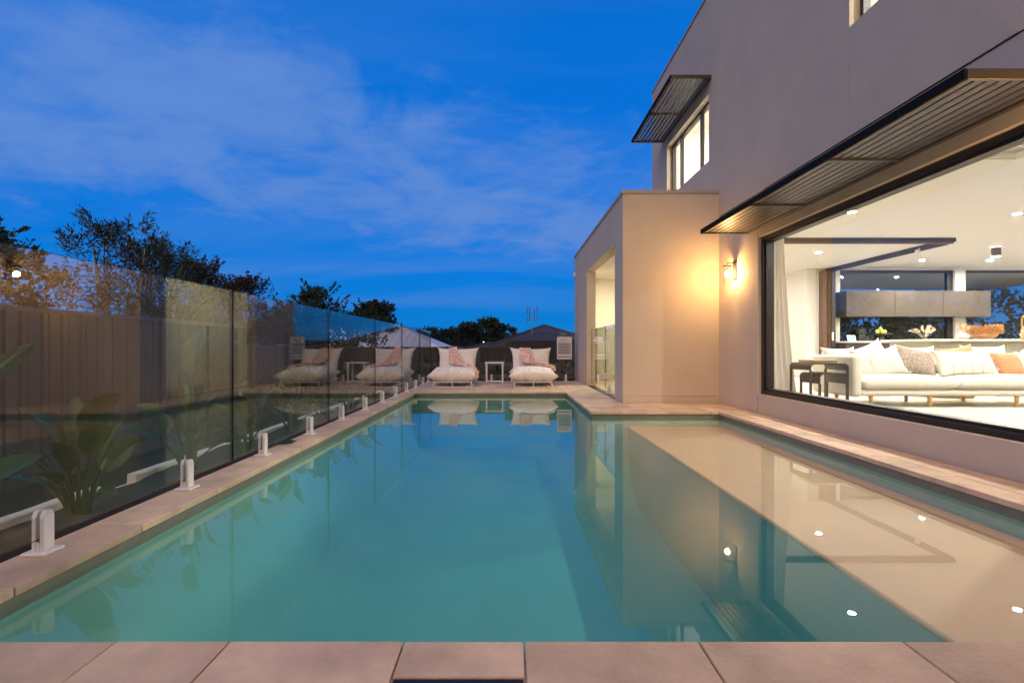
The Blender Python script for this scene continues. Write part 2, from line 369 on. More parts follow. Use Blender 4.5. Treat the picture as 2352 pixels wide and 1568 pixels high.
# garden bed along the glass, raised white edging, drop to the fence
def soilz(x, y): return -.078 + .045 * noise.noise((x * 4, y * 2.2, 0)) * (1 if x > -2.1 else 1.3) + .012 * noise.noise((x * 14, y * 14, 3))
m = MB().grid(lambda u, v: (-2.66 + u * .635, -1 + v * 14.6, soilz(-2.66 + u * .6, -1 + v * 14.6)), 10, 170)
o = m.build('garden_bed', 'soil', smooth='all'); struct(o); o['label'] = 'dark soil bed between glass fence and white edging'
m = MB().grid(lambda u, v: (-2.02 + u * 3.98, 12.36 + v * 1.3, soilz(u * 4, v * 2) + .01), 40, 14)
o = m.build('rear_garden_bed', 'soil', smooth='all'); struct(o); o['label'] = 'dark soil bed behind the rear glass panels'
MB().box(-2.745, -2.67, -1, 13.6, GZ, -.12).build('retaining_wall', 'concrete_white', o)
ed = thing('concrete_edging', 'rough white concrete edging strip behind the strelitzia plants', 'edging', (-2.7, 5, -.1))
y = .6
while y < 12.2:
    l = rnd.uniform(.85, 1.5); m = MB(); n = 12
    def fn(u, v, y=y, l=l):
        yy = y + u * l; w = .012 * noise.noise((yy * 3, 0, 5)); bz = -.13 + .03 * noise.noise((yy * 7, 2, 1)) + .015 * noise.noise((yy * 25, 2, 1))
        P = [(-2.66, bz), (-2.652 + w, -.058), (-2.66 + w, -.050), (-2.715 + w, -.048), (-2.722 + w, -.16)]
        p = P[int(round(v * 4))]; return (p[0], yy, p[1] + (.008 * noise.noise((yy * 4, v, 9)) if 0 < v < 1 else 0))
    m.grid(fn, n, 4); w_ = n + 1
    m.add([fn(0, k / 4) for k in range(5)], [(0, 1, 2, 3, 4)]); m.add([fn(1, k / 4) for k in range(5)], [(4, 3, 2, 1, 0)])
    m.build('edging_block', 'concrete_white', ed); y += l + rnd.choice((.006, .12, .3))

# ================================================================== HOUSE
house = thing('house', 'two storey rendered house with lit windows beside the pool', 'house', (3.26, 4, 0))
def wallm(axis, p, t, u0, u1, z0, z1, holes=()):
    """wall plane at p (front face), thickness t behind it; axis 'x': plane X=p spanning Y; axis 'y': plane Y=p spanning X"""
    m = MB(); us = sorted({u0, u1} | {h for q in holes for h in q[:2]}); zs = sorted({z0, z1} | {h for q in holes for h in q[2:]})
    us = [u for u in us if u0 <= u <= u1]; zs = [z for z in zs if z0 <= z <= z1]
    P = (lambda d, u, z: (p + d, u, z)) if axis == 'x' else (lambda d, u, z: (u, p + d, z))
    solid = lambda uc, zc: u0 < uc < u1 and z0 < zc < z1 and not any(a < uc < b and c < zc < d for a, b, c, d in holes)
    nu, nz = len(us) - 1, len(zs) - 1
    for i in range(nu):
        for j in range(nz):
            uc, zc = (us[i] + us[i + 1]) / 2, (zs[j] + zs[j + 1]) / 2
            if not solid(uc, zc): continue
            a, b, c, d = us[i], us[i + 1], zs[j], zs[j + 1]
            for dd in (0, t): m.add([P(dd, a, c), P(dd, b, c), P(dd, b, d), P(dd, a, d)], [(0, 1, 2, 3)])
            for (uu, zz, q) in ((a - 1e-4, zc, (a, c, a, d)), (b + 1e-4, zc, (b, c, b, d)), (uc, c - 1e-4, (a, c, b, c)), (uc, d + 1e-4, (a, d, b, d))):
                if not solid(uu, zz): m.add([P(0, q[0], q[1]), P(t, q[0], q[1]), P(t, q[2], q[3]), P(0, q[2], q[3])], [(0, 1, 2, 3)])
    bm = bmesh.new(); vs = [bm.verts.new(v) for v in m.v]
    for f in m.f: bm.faces.new([vs[i] for i in f])
    bmesh.ops.remove_doubles(bm, verts=bm.verts[:], dist=1e-5); r = MB(); r.bm(bm); return r
WX = 3.26
BW = (2.93, 6.31, .25, 2.29)       # picture window
W2 = (7.82, 9.88, 3.87, 4.96); W1 = (3.1, 4.60, 3.90, 5.0)
wallm('x', WX, .22, -4, 7.46, -.05, 2.855, [BW]).build('lower_wall', 'render', house)
wallm('x', WX - .012, .23, -4, 10.88, 2.868, 6.56, [W2, W1]).build('upper_wall', 'render', house)
MB().box(WX - .0135, WX - .0123, 4.599, 4.602, 2.87, 3.90).build('control_joint', 'capping', house)
MB().box(WX - .0012, WX - .0002, 6.308, 6.313, -.04, .25).build('control_joint', 'rubber', house)
MB().box(WX - .0012, WX - .0002, 6.308, 6.313, 2.29, 2.37).build('control_joint', 'rubber', house)
MB().box(WX, WX + .2, -4, 10.8, 2.8555, 2.8675).build('control_joint', 'rubber', house)
wallm('y', 10.88, -.2, WX + .22, 10, 2.868, 6.56).build('end_wall', 'render', house)
MB().box(WX - .03, WX + .26, -4, 10.905, 6.561, 6.60).build('roof_capping', 'capping', house)
MB().box(WX + .261, 10, 10.66, 10.905, 6.561, 6.60).build('roof_capping', 'capping', house)
MB().box(WX + .22, 10, -4, 10.66, 6.30, 6.40).build('roof', 'capping', house)
# alcove (covered entry)
AX, AY0, AY1, AH = 1.77, 7.46, 12.84, 3.23
wallm('y', AY0, .2, AX, WX - .002, .106, AH).build('alcove_front_wall', 'render', house)
MB().box(AX + .004, WX - .002, AY0 + .004, AY0 + .19, -.05, .1035).build('alcove_plinth', 'render', house)
wallm('x', AX + .0005, .2, AY0 + .2005, AY1, .106, AH, [(8.02, 10.88, -.1, 2.57)]).build('alcove_side_wall', 'render', house)
MB().box(AX + .004, AX + .196, AY0 + .2005, 8.02, -.05, .1035).build('alcove_plinth', 'render', house)
MB().box(AX + .004, AX + .196, 10.88, AY1, -.05, .1035).build('alcove_plinth', 'render', house)
wallm('y', AY1 - .2, .2, AX + .2005, WX + .2, -.05, AH).build('alcove_back_wall', 'white_wall', house)
MB().box(WX + .0005, WX + .2, 7.4605, AY1 - .2005, -.05, 2.855).build('alcove_inner_wall', 'white_wall', house)
MB().box(AX + .2005, WX, AY0 + .2005, AY1 - .2005, 2.64, 2.8).build('alcove_ceiling', 'ceiling_white', house)
MB().box(AX + .1, WX - .02, AY0 + .1, AY1 - .1, 2.95, 3.1).build('alcove_roof', 'capping', house)
MB().box(AX - .018, WX - .014, AY0 - .018, AY0 + .23, AH + .001, AH + .05).build('parapet_capping', 'capping', house)
MB().box(AX - .018, AX + .23, AY0 + .2305, AY1 + .02, AH + .001, AH + .05).build('parapet_capping', 'capping', house)
MB().box(AX + .23, WX - .014, AY1 - .23, AY1 + .02, AH + .001, AH + .05).build('parapet_capping', 'capping', house)
MB().box(1.958, WX, 7.6, 12.7, -.3, -.004).build('alcove_floor', 'paver', house)
MB().box(AX + .02, AX + .19, 8.02, 10.88, -.012, -.0015).build('threshold', 'dark_frame', house)
# downpipe on the alcove back wall
MB().tube([(2.14, 12.60, .02), (2.14, 12.60, 2.62)], .03, 10).build('downpipe', 'white_wall', house, smooth=True)
# interior shell
IF, IC = .10, 2.80
MB().box(WX + .2201, 16.2, -4, 16.2, -.2, IF).build('interior_floor', 'floor' if 'floor' in MATS else 'white_wall', house) if False else None
mat('polished_concrete', (.60, .57, .50), .28, var=.06, vscale=1.4, spec=.5)
MB().box(WX + .2201, 16.2, -4, 16.2, -.2, IF).build('interior_floor', 'polished_concrete', house)
MB().box(WX + .2201, 16.2, -4, 16.2, IC, 2.86).build('interior_ceiling', 'ceiling_white', house)
KL = (8.24, 11.10, .98, 2.775); KR = (11.36, 15.2, .98, 2.775)
wallm('y', 12.0, .22, 7.66, 16.2, IF, IC, [KL, KR]).build('kitchen_wall', 'white_wall', house)
MB().box(7.43, 7.65, 12.0, 16, IF, IC).build('hall_wall', 'white_wall', house)
MB().box(WX + .23, 7.43, 16.0, 16.2, IF, IC).build('hall_wall', 'white_wall', house)
MB().box(WX + .2205, WX + .3, 12.85, 16.0, IF, IC).build('hall_wall', 'white_wall', house)
MB().box(16.0, 16.2, -4, 12, IF, IC).build('living_wall', 'white_wall', house)
MB().box(WX + .2205, 16.0, -4.2, -4, IF, IC).build('living_wall', 'white_wall', house)
MB().box(WX + .2201, WX + .235, -4, 2.93, IF, IC).build('wall_lining', 'white_wall', house)
MB().box(WX + .2201, WX + .235, 6.31, 12.83, IF, IC).build('wall_lining', 'white_wall', house)
MB().box(WX + .2201, WX + .235, 2.93, 6.31, 2.29, IC).build('wall_lining', 'white_wall', house)
MB().box(WX + .2201, WX + .235, 2.93, 6.31, IF, .25).build('wall_lining', 'white_wall', house)
# upper rooms
MB().box(WX + .22, 7.5, 1.5, 10.66, 2.868, 2.98).build('upper_floor', 'white_wall', house)
MB().box(WX + .22, 7.5, 1.5, 10.66, 5.45, 5.55).build('upper_ceiling', 'ceiling_white', house)
MB().box(7.3, 7.5, 1.5, 10.66, 2.98, 5.45).build('upper_room_wall', 'white_wall', house)
MB().box(WX + .22, 7.3, 1.5, 1.7, 2.98, 5.45).build('upper_room_wall', 'white_wall', house)
MB().box(WX + .22, 7.3, 6.4, 6.6, 2.98, 5.45).build('upper_room_wall', 'white_wall', house)
MB().box(WX + .22, 7.3, 10.45, 10.659, 2.98, 5.45).build('upper_room_wall', 'white_wall', house)
for (yy, lab) in ((4.0, 0), (8.75, 0)):
    MB().lathe([(.07, 0), (.07, .01)], 20, (4.9, yy - .6, 5.43)).build('upper_ceiling_light', 'upper_glow', house)
    MB().lathe([(.07, 0), (.07, .01)], 20, (4.9, yy + .5, 5.43)).build('upper_ceiling_light', 'upper_glow', house)
def window(name, label, x, y0, y1, z0, z1, fw, fd, mulls=(), m='dark_frame', sash=None):
    w = MB().box(x, x + fd, y0, y1, z0, z0 + fw); w.box(x, x + fd, y0, y1, z1 - fw, z1); w.box(x, x + fd, y0, y0 + fw, z0 + fw, z1 - fw); w.box(x, x + fd, y1 - fw, y1, z0 + fw, z1 - fw)
    o = w.build(name, m, house); o['label'] = label
    ys = [y0 + fw] + list(mulls) + [y1 - fw]
    for q in mulls: MB().box(x + .005, x + fd - .005, q - .022, q + .022, z0 + fw, z1 - fw).build('mullion', m, o)
    for i in range(len(ys) - 1):
        a = ys[i] + (.022 if i else 0); b = ys[i + 1] - (.022 if i < len(ys) - 2 else 0)
        MB().box(x + fd * .55, x + fd * .55 + .008, a, b, z0 + fw, z1 - fw).build('pane', 'window_glass', o)
    return o
w = window('picture_window', 'large dark framed picture window under the long awning', WX + .07, *BW, .078, .10)
fb = MB(); x = WX + .045     # stepped outer flange
fb.box(x, x + .0249, BW[0] + .001, BW[1] - .001, BW[2] + .001, BW[2] + .05).box(x, x + .0249, BW[0] + .001, BW[1] - .001, BW[3] - .05, BW[3] - .001).box(x, x + .0249, BW[1] - .05, BW[1] - .001, BW[2] + .05, BW[3] - .05).box(x, x + .0249, BW[0] + .001, BW[0] + .05, BW[2] + .05, BW[3] - .05)
fb.build('flange', 'dark_frame', w)
window('upper_window', 'upper window of three panes under the small awning', WX + .09, *W2, .045, .07, mulls=(8.42, 9.40))
window('upper_window', 'upper window cut by the top of the picture', WX + .09, *W1, .045, .07, mulls=(3.9,))
def kwin(a, b, c, d, mulls):
    w = MB().box(a, b, 12.06, 12.14, c, c + .05).box(a, b, 12.06, 12.14, d - .06, d).box(a, a + .05, 12.06, 12.14, c + .05, d - .06).box(b - .14, b, 12.06, 12.14, c + .05, d - .06)
    o = w.build('kitchen_window', 'dark_frame', house); MB().box(a + .05, b - .14, 12.10, 12.108, c + .05, d - .06).build('pane', 'window_glass', o)
kwin(*KL, ()); kwin(*KR, ())
# sensor on the alcove corner
sn = thing('wall_sensor', 'small white sensor high on the far corner of the alcove', 'sensor', (AX - .03, 12.7, 2.75))
MB().sphere((AX - .03, 12.7, 2.75), .045, 12, 8, (.7, 1, 1.3)).build('cover', 'white_powder', sn, smooth=True)
MB().box(AX - .012, AX, 12.66, 12.74, 2.70, 2.80).build('bracket', 'white_powder', sn)

# ---------------------------------------------------------------- awnings
def awning(label, x0, x1, y0, y1, z0, bars):
    a = thing('louvre_awning', label, 'awning', (x1, (y0 + y1) / 2, z0), 'black metal louvre awnings on the pool side wall')
    h = .052
    MB().bbox(x0, x0 + .022, y0, y1, z0, z0 + h + .01, .002).build('fascia', 'awning_fascia', a)
    MB().bbox(x1 - .05, x1 - .006, y0 + .0225, y1 - .0225, z0 + .004, z0 + h, .002).build('wall_rail', 'awning', a)
    for q in (y0, y1 - .022): MB().bbox(x0 + .0225, x1 - .004, q, q + .022, z0, z0 + h + .01, .002).build('end_bar', 'awning', a)
    for q in bars: MB().bbox(x0 + .0225, x1 - .0505, q - .02, q + .02, z0 - .004, z0 + h - .004, .002).build('cross_bar', 'awning', a)
    n = 8; p = (x1 - .05 - x0 - .022) / n; first = None
    ys = [y0 + .022] + list(bars) + [y1 - .022]
    for i in range(len(ys) - 1):
        ya = ys[i] + (.0205 if i else .0005); yb = ys[i + 1] - (.0205 if i < len(ys) - 2 else .0005); first = None
        for k in range(n):
            cx = x0 + .022 + p * (k + .5)
            if first is None:
                first = MB().bbox(cx - .0275, cx + .0275, ya, yb, z0 + .014, z0 + .026, .003).build('slat', 'awning', a)
            else:
                c = first.copy(); col.objects.link(c); c.parent = a; c.location = first.location + Vector((p * k, 0, 0))
    # stays that carry it to the wall
    return a
awning('long black louvre awning over the picture window', 2.586, WX - .013, 2.74, 6.50, 2.378, (3.95, 5.21))
awning('short black louvre awning over the upper window', 2.586, WX - .013, 7.71, 10.14, 5.14, (8.92,))

# ---------------------------------------------------------------- sconces
def sconce(y, label):
    z = 1.95; s = thing('wall_sconce', label, 'wall lamp', (WX, y, z), 'outdoor wall lamps')
    MB().bbox(WX - .018, WX - .001, y - .05, y + .05, z - .13, z + .15, .003).build('back_plate', 'dark_frame', s)
    MB().tube([(WX - .018, y, z + .115), (WX - .115, y, z + .115), (WX - .115, y, z + .075)], .008, 8).build('arm', 'dark_frame', s, smooth=True)
    MB().lathe([(.058, 0), (.062, .004), (.062, .018), (.05, .024)], 24, (WX - .115, y, z + .055)).build('cap', 'dark_frame', s, smooth=True)
    MB().lathe([(.060, .05), (.060, -.21), (.057, -.212), (.0565, -.208), (.0565, .05)], 28, (WX - .115, y, z + .004), False).build('glass_shade', 'lamp_glass', s, smooth=True)
    MB().lathe([(.016, .055), (.016, .02), (.012, .015)], 12, (WX - .115, y, z)).build('socket', 'bronze_frame', s, smooth=True)
    MB().sphere((WX - .115, y, z - .045), .03, 14, 10, (1, 1, 1.35)).build('bulb', 'sconce_glow', s, smooth=True)
sconce(6.93, 'glowing clear glass wall lamp between alcove and picture window')
sconce(2.32, 'glowing clear glass wall lamp near the camera beside the picture window')

# ================================================================== GLASS POOL FENCE
def spigot_parts(parent, first=[None], dirx=True):
    pass
SP = {}
def spigot(parent, x, y, rot=0.0):
    """square chamfered spigot with a slot for the glass, plate on the paving; glass runs along local Y"""
    if not SP:
        prof = [(-.026, .012), (.026, .012), (.026, .15), (.012, .178), (-.012, .178), (-.026, .15)]
        m = MB()
        for a, b in ((-.026, -.0075), (.0075, .026)):     # two cheeks either side of the glass
            top = .178
            pr = [(a, -.025, .012), (a, .025, .012), (a, .025, .150), (a, .012, .176), (a, -.012, .176), (a, -.025, .150)]
            pr = [(px, py, pz) for px, py, pz in pr]
            m.extrude(pr, (b - a, 0, 0))
        m.box(-.0075, .0075, -.0245, .0245, .012, .05)
        bm = bmesh.new(); vs = [bm.verts.new(v) for v in m.v]
        for f in m.f: bm.faces.new([vs[i] for i in f])
        bmesh.ops.recalc_face_normals(bm, faces=bm.faces[:]); bmesh.ops.bevel(bm, geom=[e_ for e_ in bm.edges if e_.calc_length() > .03], offset=.0025, segments=1, affect='EDGES')
        r = MB(); r.bm(bm); SP['spigot'] = r.build('spigot', 'white_powder', None)
        SP['base_plate'] = MB().bbox(-.05, .05, -.05, .05, .0, .0115, .003).build('base_plate', 'white_powder', None)
        for o in SP.values(): col.objects.unlink(o)
    s = SP['spigot'].copy(); col.objects.link(s); s.parent = parent; s.location = Vector((x, y, .0005)) - wloc(parent); s.rotation_euler.z = rot
    p = SP['base_plate'].copy(); col.objects.link(p); p.parent = s
    return s
def glass_panel(parent, x0, x1, y0, y1, z0, z1, name='glass_panel'):
    m = MB().box(x0, x1, y0, y1, z0, z1)
    # broad faces clear, edges dark green
    dx, dy = x1 - x0, y1 - y0
    m.mi = [1, 1, 1, 0, 1, 0] if dx < dy else [1, 1, 0, 1, 0, 1]
    return m.build(name, ['pool_glass', 'glass_edge'], parent)
GX = -1.953
gf = thing('glass_pool_fence', 'frameless glass fence along the left pool edge on white spigots', 'glass fence', (GX, 6.9, 0))
joints = [-.25, 1.59, 3.42, 5.255, 7.09, 8.89, 10.68, 12.22]
for i in range(len(joints) - 1): glass_panel(gf, GX - .006, GX + .006, joints[i] + .009, joints[i + 1] - .009, .06, 1.26)
for yy in (.2, 1.14, 2.03, 2.94, 3.85, 4.76, 5.67, 6.6, 7.5, 8.4, 9.3, 10.2, 11.1, 11.8): spigot(gf, GX, yy)
gb = thing('glass_pool_fence', 'frameless glass fence across the back of the pool deck', 'glass fence', (0, 12.22, 0))
bj = [-1.94, -.70, .54, 1.755]
for i in range(3): glass_panel(gb, bj[i] + .006, bj[i + 1] - .006, 12.214, 12.226, .06, 1.24)
for xx in (-1.66, -1.0, -.42, .26, .82, 1.46): spigot(gb, xx, 12.22, R(90))
gg = thing('glass_gate', 'glass gate and fixed panels inside the alcove opening', 'glass gate', (AX + .1, 9.4, 0))
gp = [8.05, 9.30, 10.25, 10.85]
for i in range(3): glass_panel(gg, AX + .094, AX + .106, gp[i] + .006, gp[i + 1] - .006, .06, 1.26)
for yy in (8.28, 8.95): spigot(gg, AX + .1, yy)
for zz in (.30, 1.02):
    MB().bbox(AX + .075, AX + .125, 9.26, 9.34, zz - .055, zz + .055, .004).build('hinge', 'white_powder', gg)
la = MB().bbox(AX + .07, AX + .13, 10.20, 10.29, .92, 1.03, .012).build('latch', 'white_powder', gg)
MB().sphere((AX + .06, 10.24, .985), .035, 12, 8).build('latch_knob', 'white_powder', la, smooth=True)

# sign on the rear glass
sg = thing('pool_safety_sign', 'white printed safety sign fixed to the rear glass fence', 'sign', (1.42, 12.2, .84))
SX0, SX1, SZ0, SZ1 = 1.235, 1.61, .555, 1.118
MB().bbox(SX0, SX1, 12.203, 12.2095, SZ0, SZ1, .002).build('plate', 'white_powder', sg)
mat('print_grey', (.26, .28, .31), .6); mat('print_dark', (.10, .11, .13), .6)
zz = SZ1 - .155
rows = [(.030, 'print_dark'), (.028, 'print_grey'), (.030, 'print_dark'), (.030, 'print_grey'), (.030, 'print_dark'), (.028, 'print_grey'), (.030, 'print_dark')]
for h, mm in rows:
    MB().box(SX0 + .025, SX1 - .025, 12.2015, 12.2032, zz - h, zz).build('print_row', 'print_grey', sg); 
    MB().box(SX0 + .05, SX1 - .08 - rnd.random() * .06, 12.2008, 12.2016, zz - h + .009, zz - .009).build('print_line', 'print_dark', sg); zz -= h + .012
for k, w_ in enumerate((.25, .19, .22, .27, .2)):
    z1 = SZ1 - .045 - .02 * k; MB().box(SX0 + .04, SX0 + .04 + w_, 12.2015, 12.2032, z1 - .006, z1).build('print_line', 'print_grey', sg)
MB().box(SX0 + .025, SX1 - .025, 12.2015, 12.2032, SZ0 + .045, SZ0 + .075).build('print_row', 'print_grey', sg)
for a in (SX0 + .018, SX1 - .018):
    for b in (SZ0 + .018, SZ1 - .018): MB().lathe([(.006, 0), (.006, .003)], 8, (0, 0, 0)).xf(Matrix.Translation((a, 12.203, b)) @ Matrix.Rotation(R(90), 4, 'X')).build('screw', 'print_dark', sg)

# ================================================================== STEEL FENCES
def sheet_mesh(w, z0, z1, per, name, mt):
    """ribbed steel sheet along X, front face towards -Y"""
    pts = []; n = max(1, round(w / per)); p = w / n
    for k in range(n):
        a = k * p
        pts += [(a, 0), (a + p * .40, 0), (a + p * .46, -.026), (a + p * .62, -.026), (a + p * .68, 0), (a + p * .80, 0), (a + p * .83, -.008), (a + p * .87, -.008), (a + p * .90, 0)]
    pts.append((w, 0)); t = .004; back = [(x, y + t) for x, y in pts[::-1]]
    m = MB(); N_ = len(pts)
    m.add([(x, y, z) for z in (z0, z1) for x, y in pts], [(i, i + 1, N_ + i + 1, N_ + i) for i in range(N_ - 1)])
    m.add([(x, y + t, z) for z in (z0, z1) for x, y in pts], [(N_ + i, N_ + i + 1, i + 1, i) for i in range(N_ - 1)])
    return m
def fence(label, pts, z0, z1, per, plinth=.18, mt='fence_steel', group=None):
    """posts at pts (2-D); three sheets per bay"""
    A, Bp = Vector(pts[0]), Vector(pts[-1]); d = (Bp - A).normalized(); ang = math.atan2(d.y, d.x)
    f = thing('steel_fence', label, 'fence', (A.x, A.y, z0)); f.rotation_euler.z = 0
    M = Matrix.Rotation(ang, 4, 'Z')
    def place(mb, name, s0, rot=True):
        mb.xf(Matrix.Translation((A.x, A.y, 0)) @ M @ Matrix.Translation((s0, 0, 0))); return mb.build(name, mt, f)
    ss = [(Vector(p) - A).length for p in pts]; cache = {}
    for s in ss: place(MB().box(-.032, .032, -.035, .035, z0 - .1, z1 + .012), 'post', s)
    for i in range(len(ss) - 1):
        a, b = ss[i] + .034, ss[i + 1] - .034; L_ = b - a
        place(MB().bbox(0, L_, -.026, .026, z1 - .058, z1, .004), 'top_rail', a)
        if plinth: place(MB().bbox(0, L_, -.012, .012, z0, z0 + plinth - .004, .003), 'plinth', a)
        place(MB().bbox(0, L_, -.026, .026, z0 + plinth, z0 + plinth + .05, .004), 'bottom_rail', a)
        w = L_ / 3
        for k in range(3):
            place(sheet_mesh(w - .002, z0 + plinth + .0505, z1 - .0585, per, 'sheet', mt), 'sheet', a + k * w)
    return f
FX = -5.46
# side fences run along Y; drawn far -> near so that the ribs face the pool
fence('tall brown grey steel fence behind the strelitzia bed', [(FX, 9.98), (FX, 7.60), (FX, 5.25), (FX, 2.9), (FX, .55)][::-1], GZ, 1.315, .25, .2)
fence('lower steel fence stepping down beyond the tall side fence', [(FX, 10.06), (FX, 11.9), (FX, 13.72)], GZ, .895, .2, .1)
fence('dark steel back fence behind the garden bed', [(FX + .08, 13.75), (-3.4, 13.75), (-1.75, 13.75), (-.14, 13.75)], GZ, .868, .165, .1, 'fence_steel_back')
fence('raised dark steel fence bay behind the right lounger', [(-.06, 13.75), (2.3, 13.75), (4.6, 13.75), (7.0, 13.75)], GZ, 1.055, .185, .1, 'fence_steel_back')

fence('added dark steel fence behind the camera blocking sky glow in the rear glass', [(-5.4, -6), (-2.9, -6), (-.4, -6), (2.1, -6), (4.6, -6)][::-1], GZ, 1.88, .19, .1, 'fence_steel_back')  # unseen fence added to keep the west glow out of the rear glass
# ================================================================== OUTDOOR FURNITURE
def pillow(w, h, t, nu=26, nv=26, pinch=.05, seed=0, wr=.010, p=.42, ear=0.0):
    m = MB(); rs = seed * 13.7
    def pt(u, v, s):
        U, V = u * 2 - 1, v * 2 - 1; e = max(0, (1 - U ** 4) * (1 - V ** 4)) ** p
        e = min(e, 1.0) * (.72 + .28 * (1 - .5 * (U * U + V * V)))
        x = w / 2 * U * (1 - pinch * (1 - V * V) ** 1 * abs(U) ** 3) + ear * U * abs(U * V) ** 6
        y = h / 2 * V * (1 - pinch * (1 - U * U) ** 1 * abs(V) ** 3) + ear * V * abs(U * V) ** 6
        edge = max(abs(U), abs(V)); ang = math.atan2(V, U)
        wrk = wr * (edge ** 2) * (1 - edge ** 8) * (noise.noise((math.cos(ang) * 7 + rs, math.sin(ang) * 7, s * 3)) * 1.6 + noise.noise((math.cos(ang) * 16 + rs, math.sin(ang) * 16, s * 5)))
        wrk += wr * .8 * noise.noise((x * 5 + rs, y * 5, s * 2)) * e
        return (x, y, s * (t / 2 * e) + wrk * (1 if s > 0 else -1) * (e > 0))
    m.grid(lambda u, v: pt(u, v, 1), nu, nv)
    m.grid(lambda u, v: pt(1 - u, v, -1), nu, nv)
    bm = bmesh.new(); vs = [bm.verts.new(v) for v in m.v]
    for f in m.f:
        try: bm.faces.new([vs[i] for i in f])
        except ValueError: pass
    bmesh.ops.remove_doubles(bm, verts=bm.verts[:], dist=1e-5); r = MB(); r.bm(bm); return r
def lounger(label, X, Y, seed):
    """low white tube frame with a seat pad and a propped back pad; front edge at local y=0"""
    r = thing('sun_lounger', label, 'lounger', (0, 0, 0), 'cream loungers at the far end of the pool')
    w, d, h = .41, 1.35, .125; t = .009
    def bar(*a): MB().bbox(*a, .002).build('frame_bar', 'white_powder', r)
    for z in (.004, h - .018):
        bar(-w, w, 0, 2 * t, z, z + .018); bar(-w, w, d - 2 * t, d, z, z + .018)
        bar(-w, -w + 2 * t, 2 * t + .0005, d - 2 * t - .0005, z, z + .018); bar(w - 2 * t, w, 2 * t + .0005, d - 2 * t - .0005, z, z + .018)
    for x in (-w, -t, w - 2 * t): bar(x + .0002, x + 2 * t - .0002, .0002, 2 * t - .0002, .0225, h - .0185)
    for x in (-w, w - 2 * t):
        for y in (.27, .54, .81, 1.08, d - 2 * t): bar(x + .0002, x + 2 * t - .0002, y, y + 2 * t - .0002, .0225, h - .0185)
    for y in (.3, .6, .9): bar(-w + .02, w - .02, y, y + .018, h - .016, h - .002)
    s = pillow(1.0, 1.10, .34, 56, 48, .07, seed, .034, .42, .035); s.xf(Matrix.Translation((0, .48, h + .135)) @ Matrix.Rotation(R(2), 4, 'X')); s.build('seat_pad', 'canvas', r, smooth='all')
    b = pillow(.93, .84, .27, 52, 44, .09, seed + 5, .026, .38, .04); b.xf(Matrix.Translation((0, 1.07, h + .33)) @ Matrix.Rotation(R(62), 4, 'X')); b.build('back_pad', 'canvas', r, smooth='all')
    # back stay
    for x in (-.3, .3): MB().tube([(x, 1.3, .06), (x, 1.42, .55)], .009, 6).build('back_stay', 'white_powder', r)
    r.location = (X, Y, .001); return r
LA = lounger('cream lounger nearer the left glass with a throw trailing over its side', -1.19, 10.30, 1)
LB = lounger('cream lounger beside the alcove with a bunched throw on its back', .54, 10.30, 3)
M_ = bpy.data.materials.new('throw'); M_.use_nodes = True; MATS['throw'] = M_
def throwmat():
    nt = M_.node_tree; N = nt.nodes; L = nt.links; b = N['Principled BSDF']; b.inputs['Roughness'].default_value = .95
    tc = N.new('ShaderNodeTexCoord'); w = N.new('ShaderNodeTexVoronoi'); w.feature = 'DISTANCE_TO_EDGE'; w.inputs['Scale'].default_value = 13; L.new(tc.outputs['Object'], w.inputs['Vector'])
    cr = N.new('ShaderNodeValToRGB'); cr.color_ramp.elements[0].position = .03; cr.color_ramp.elements[0].color = (.80, .70, .64, 1); cr.color_ramp.elements[1].position = .14; cr.color_ramp.elements[1].color = (.64, .34, .22, 1)
    L.new(w.outputs['Distance'], cr.inputs[0]); L.new(cr.outputs[0], b.inputs['Base Color'])
throwmat()
def throw(label, root, path, widths, seed):
    o = thing('throw_blanket', label, 'throw', root.location[:], 'patterned peach throws'); loc = Vector(root.location)
    P = [Vector(p) for p in path]; nU, nV = 22, 60
    def cat(pts, t):
        n = len(pts) - 1; i = min(int(t * n), n - 1); f = t * n - i; g = lambda k: pts[max(0, min(n, k))]
        a, b, c, d = g(i - 1), g(i), g(i + 1), g(i + 2); return .5 * ((2 * b) + (c - a) * f + (2 * a - 5 * b + 4 * c - d) * f * f + (3 * b - a - 3 * c + d) * f ** 3)
    Ws = [Vector(q) for q in widths]
    def fn(u, v, off):
        c = cat(P, v); wv = cat(Ws, v); t = (cat(P, min(1, v + .02)) - cat(P, max(0, v - .02))).normalized(); nrm = wv.normalized().cross(t)
        if nrm.z < 0 and abs(nrm.z) > .2: nrm = -nrm
        elif abs(nrm.z) <= .2 and nrm.y > 0: nrm = -nrm
        a = (u - .5) * 2; fold = .024 * math.sin(a * 6 + 5 * v + seed) * min(1, max(.12, (v - .2) * 2.2)) + .012 * noise.noise((a * 3 + seed, v * 9, 1)) + .02
        edge = .03 * noise.noise((v * 8, seed, 2 + a))
        return loc + c + wv * (a * (1 + edge)) + nrm * (fold + off)
    m = MB(); m.grid(lambda u, v: fn(u, v, 0), nU, nV); k = (nU + 1) * (nV + 1)
    m.grid(lambda u, v: fn(u, v, -.008), nU, nV)
    m.build('cloth', 'throw', o, smooth='all', fixn=False)
throw('peach throw trailing down the side of the lounger nearer the left glass', LA,
      [(-.13, 1.34, .66), (-.13, 1.26, .83), (-.10, 1.12, .78), (-.05, .93, .60), (.02, .75, .48), (.16, .62, .455), (.33, .52, .43), (.47, .43, .34), (.50, .36, .17)],
      [(.13, 0, 0), (.10, .0, .02), (.10, 0, 0), (.13, 0, 0), (.14, .02, 0), (.06, .09, 0), (.04, .08, 0), (.02, .07, .02), (.0, .09, 0)], 1)
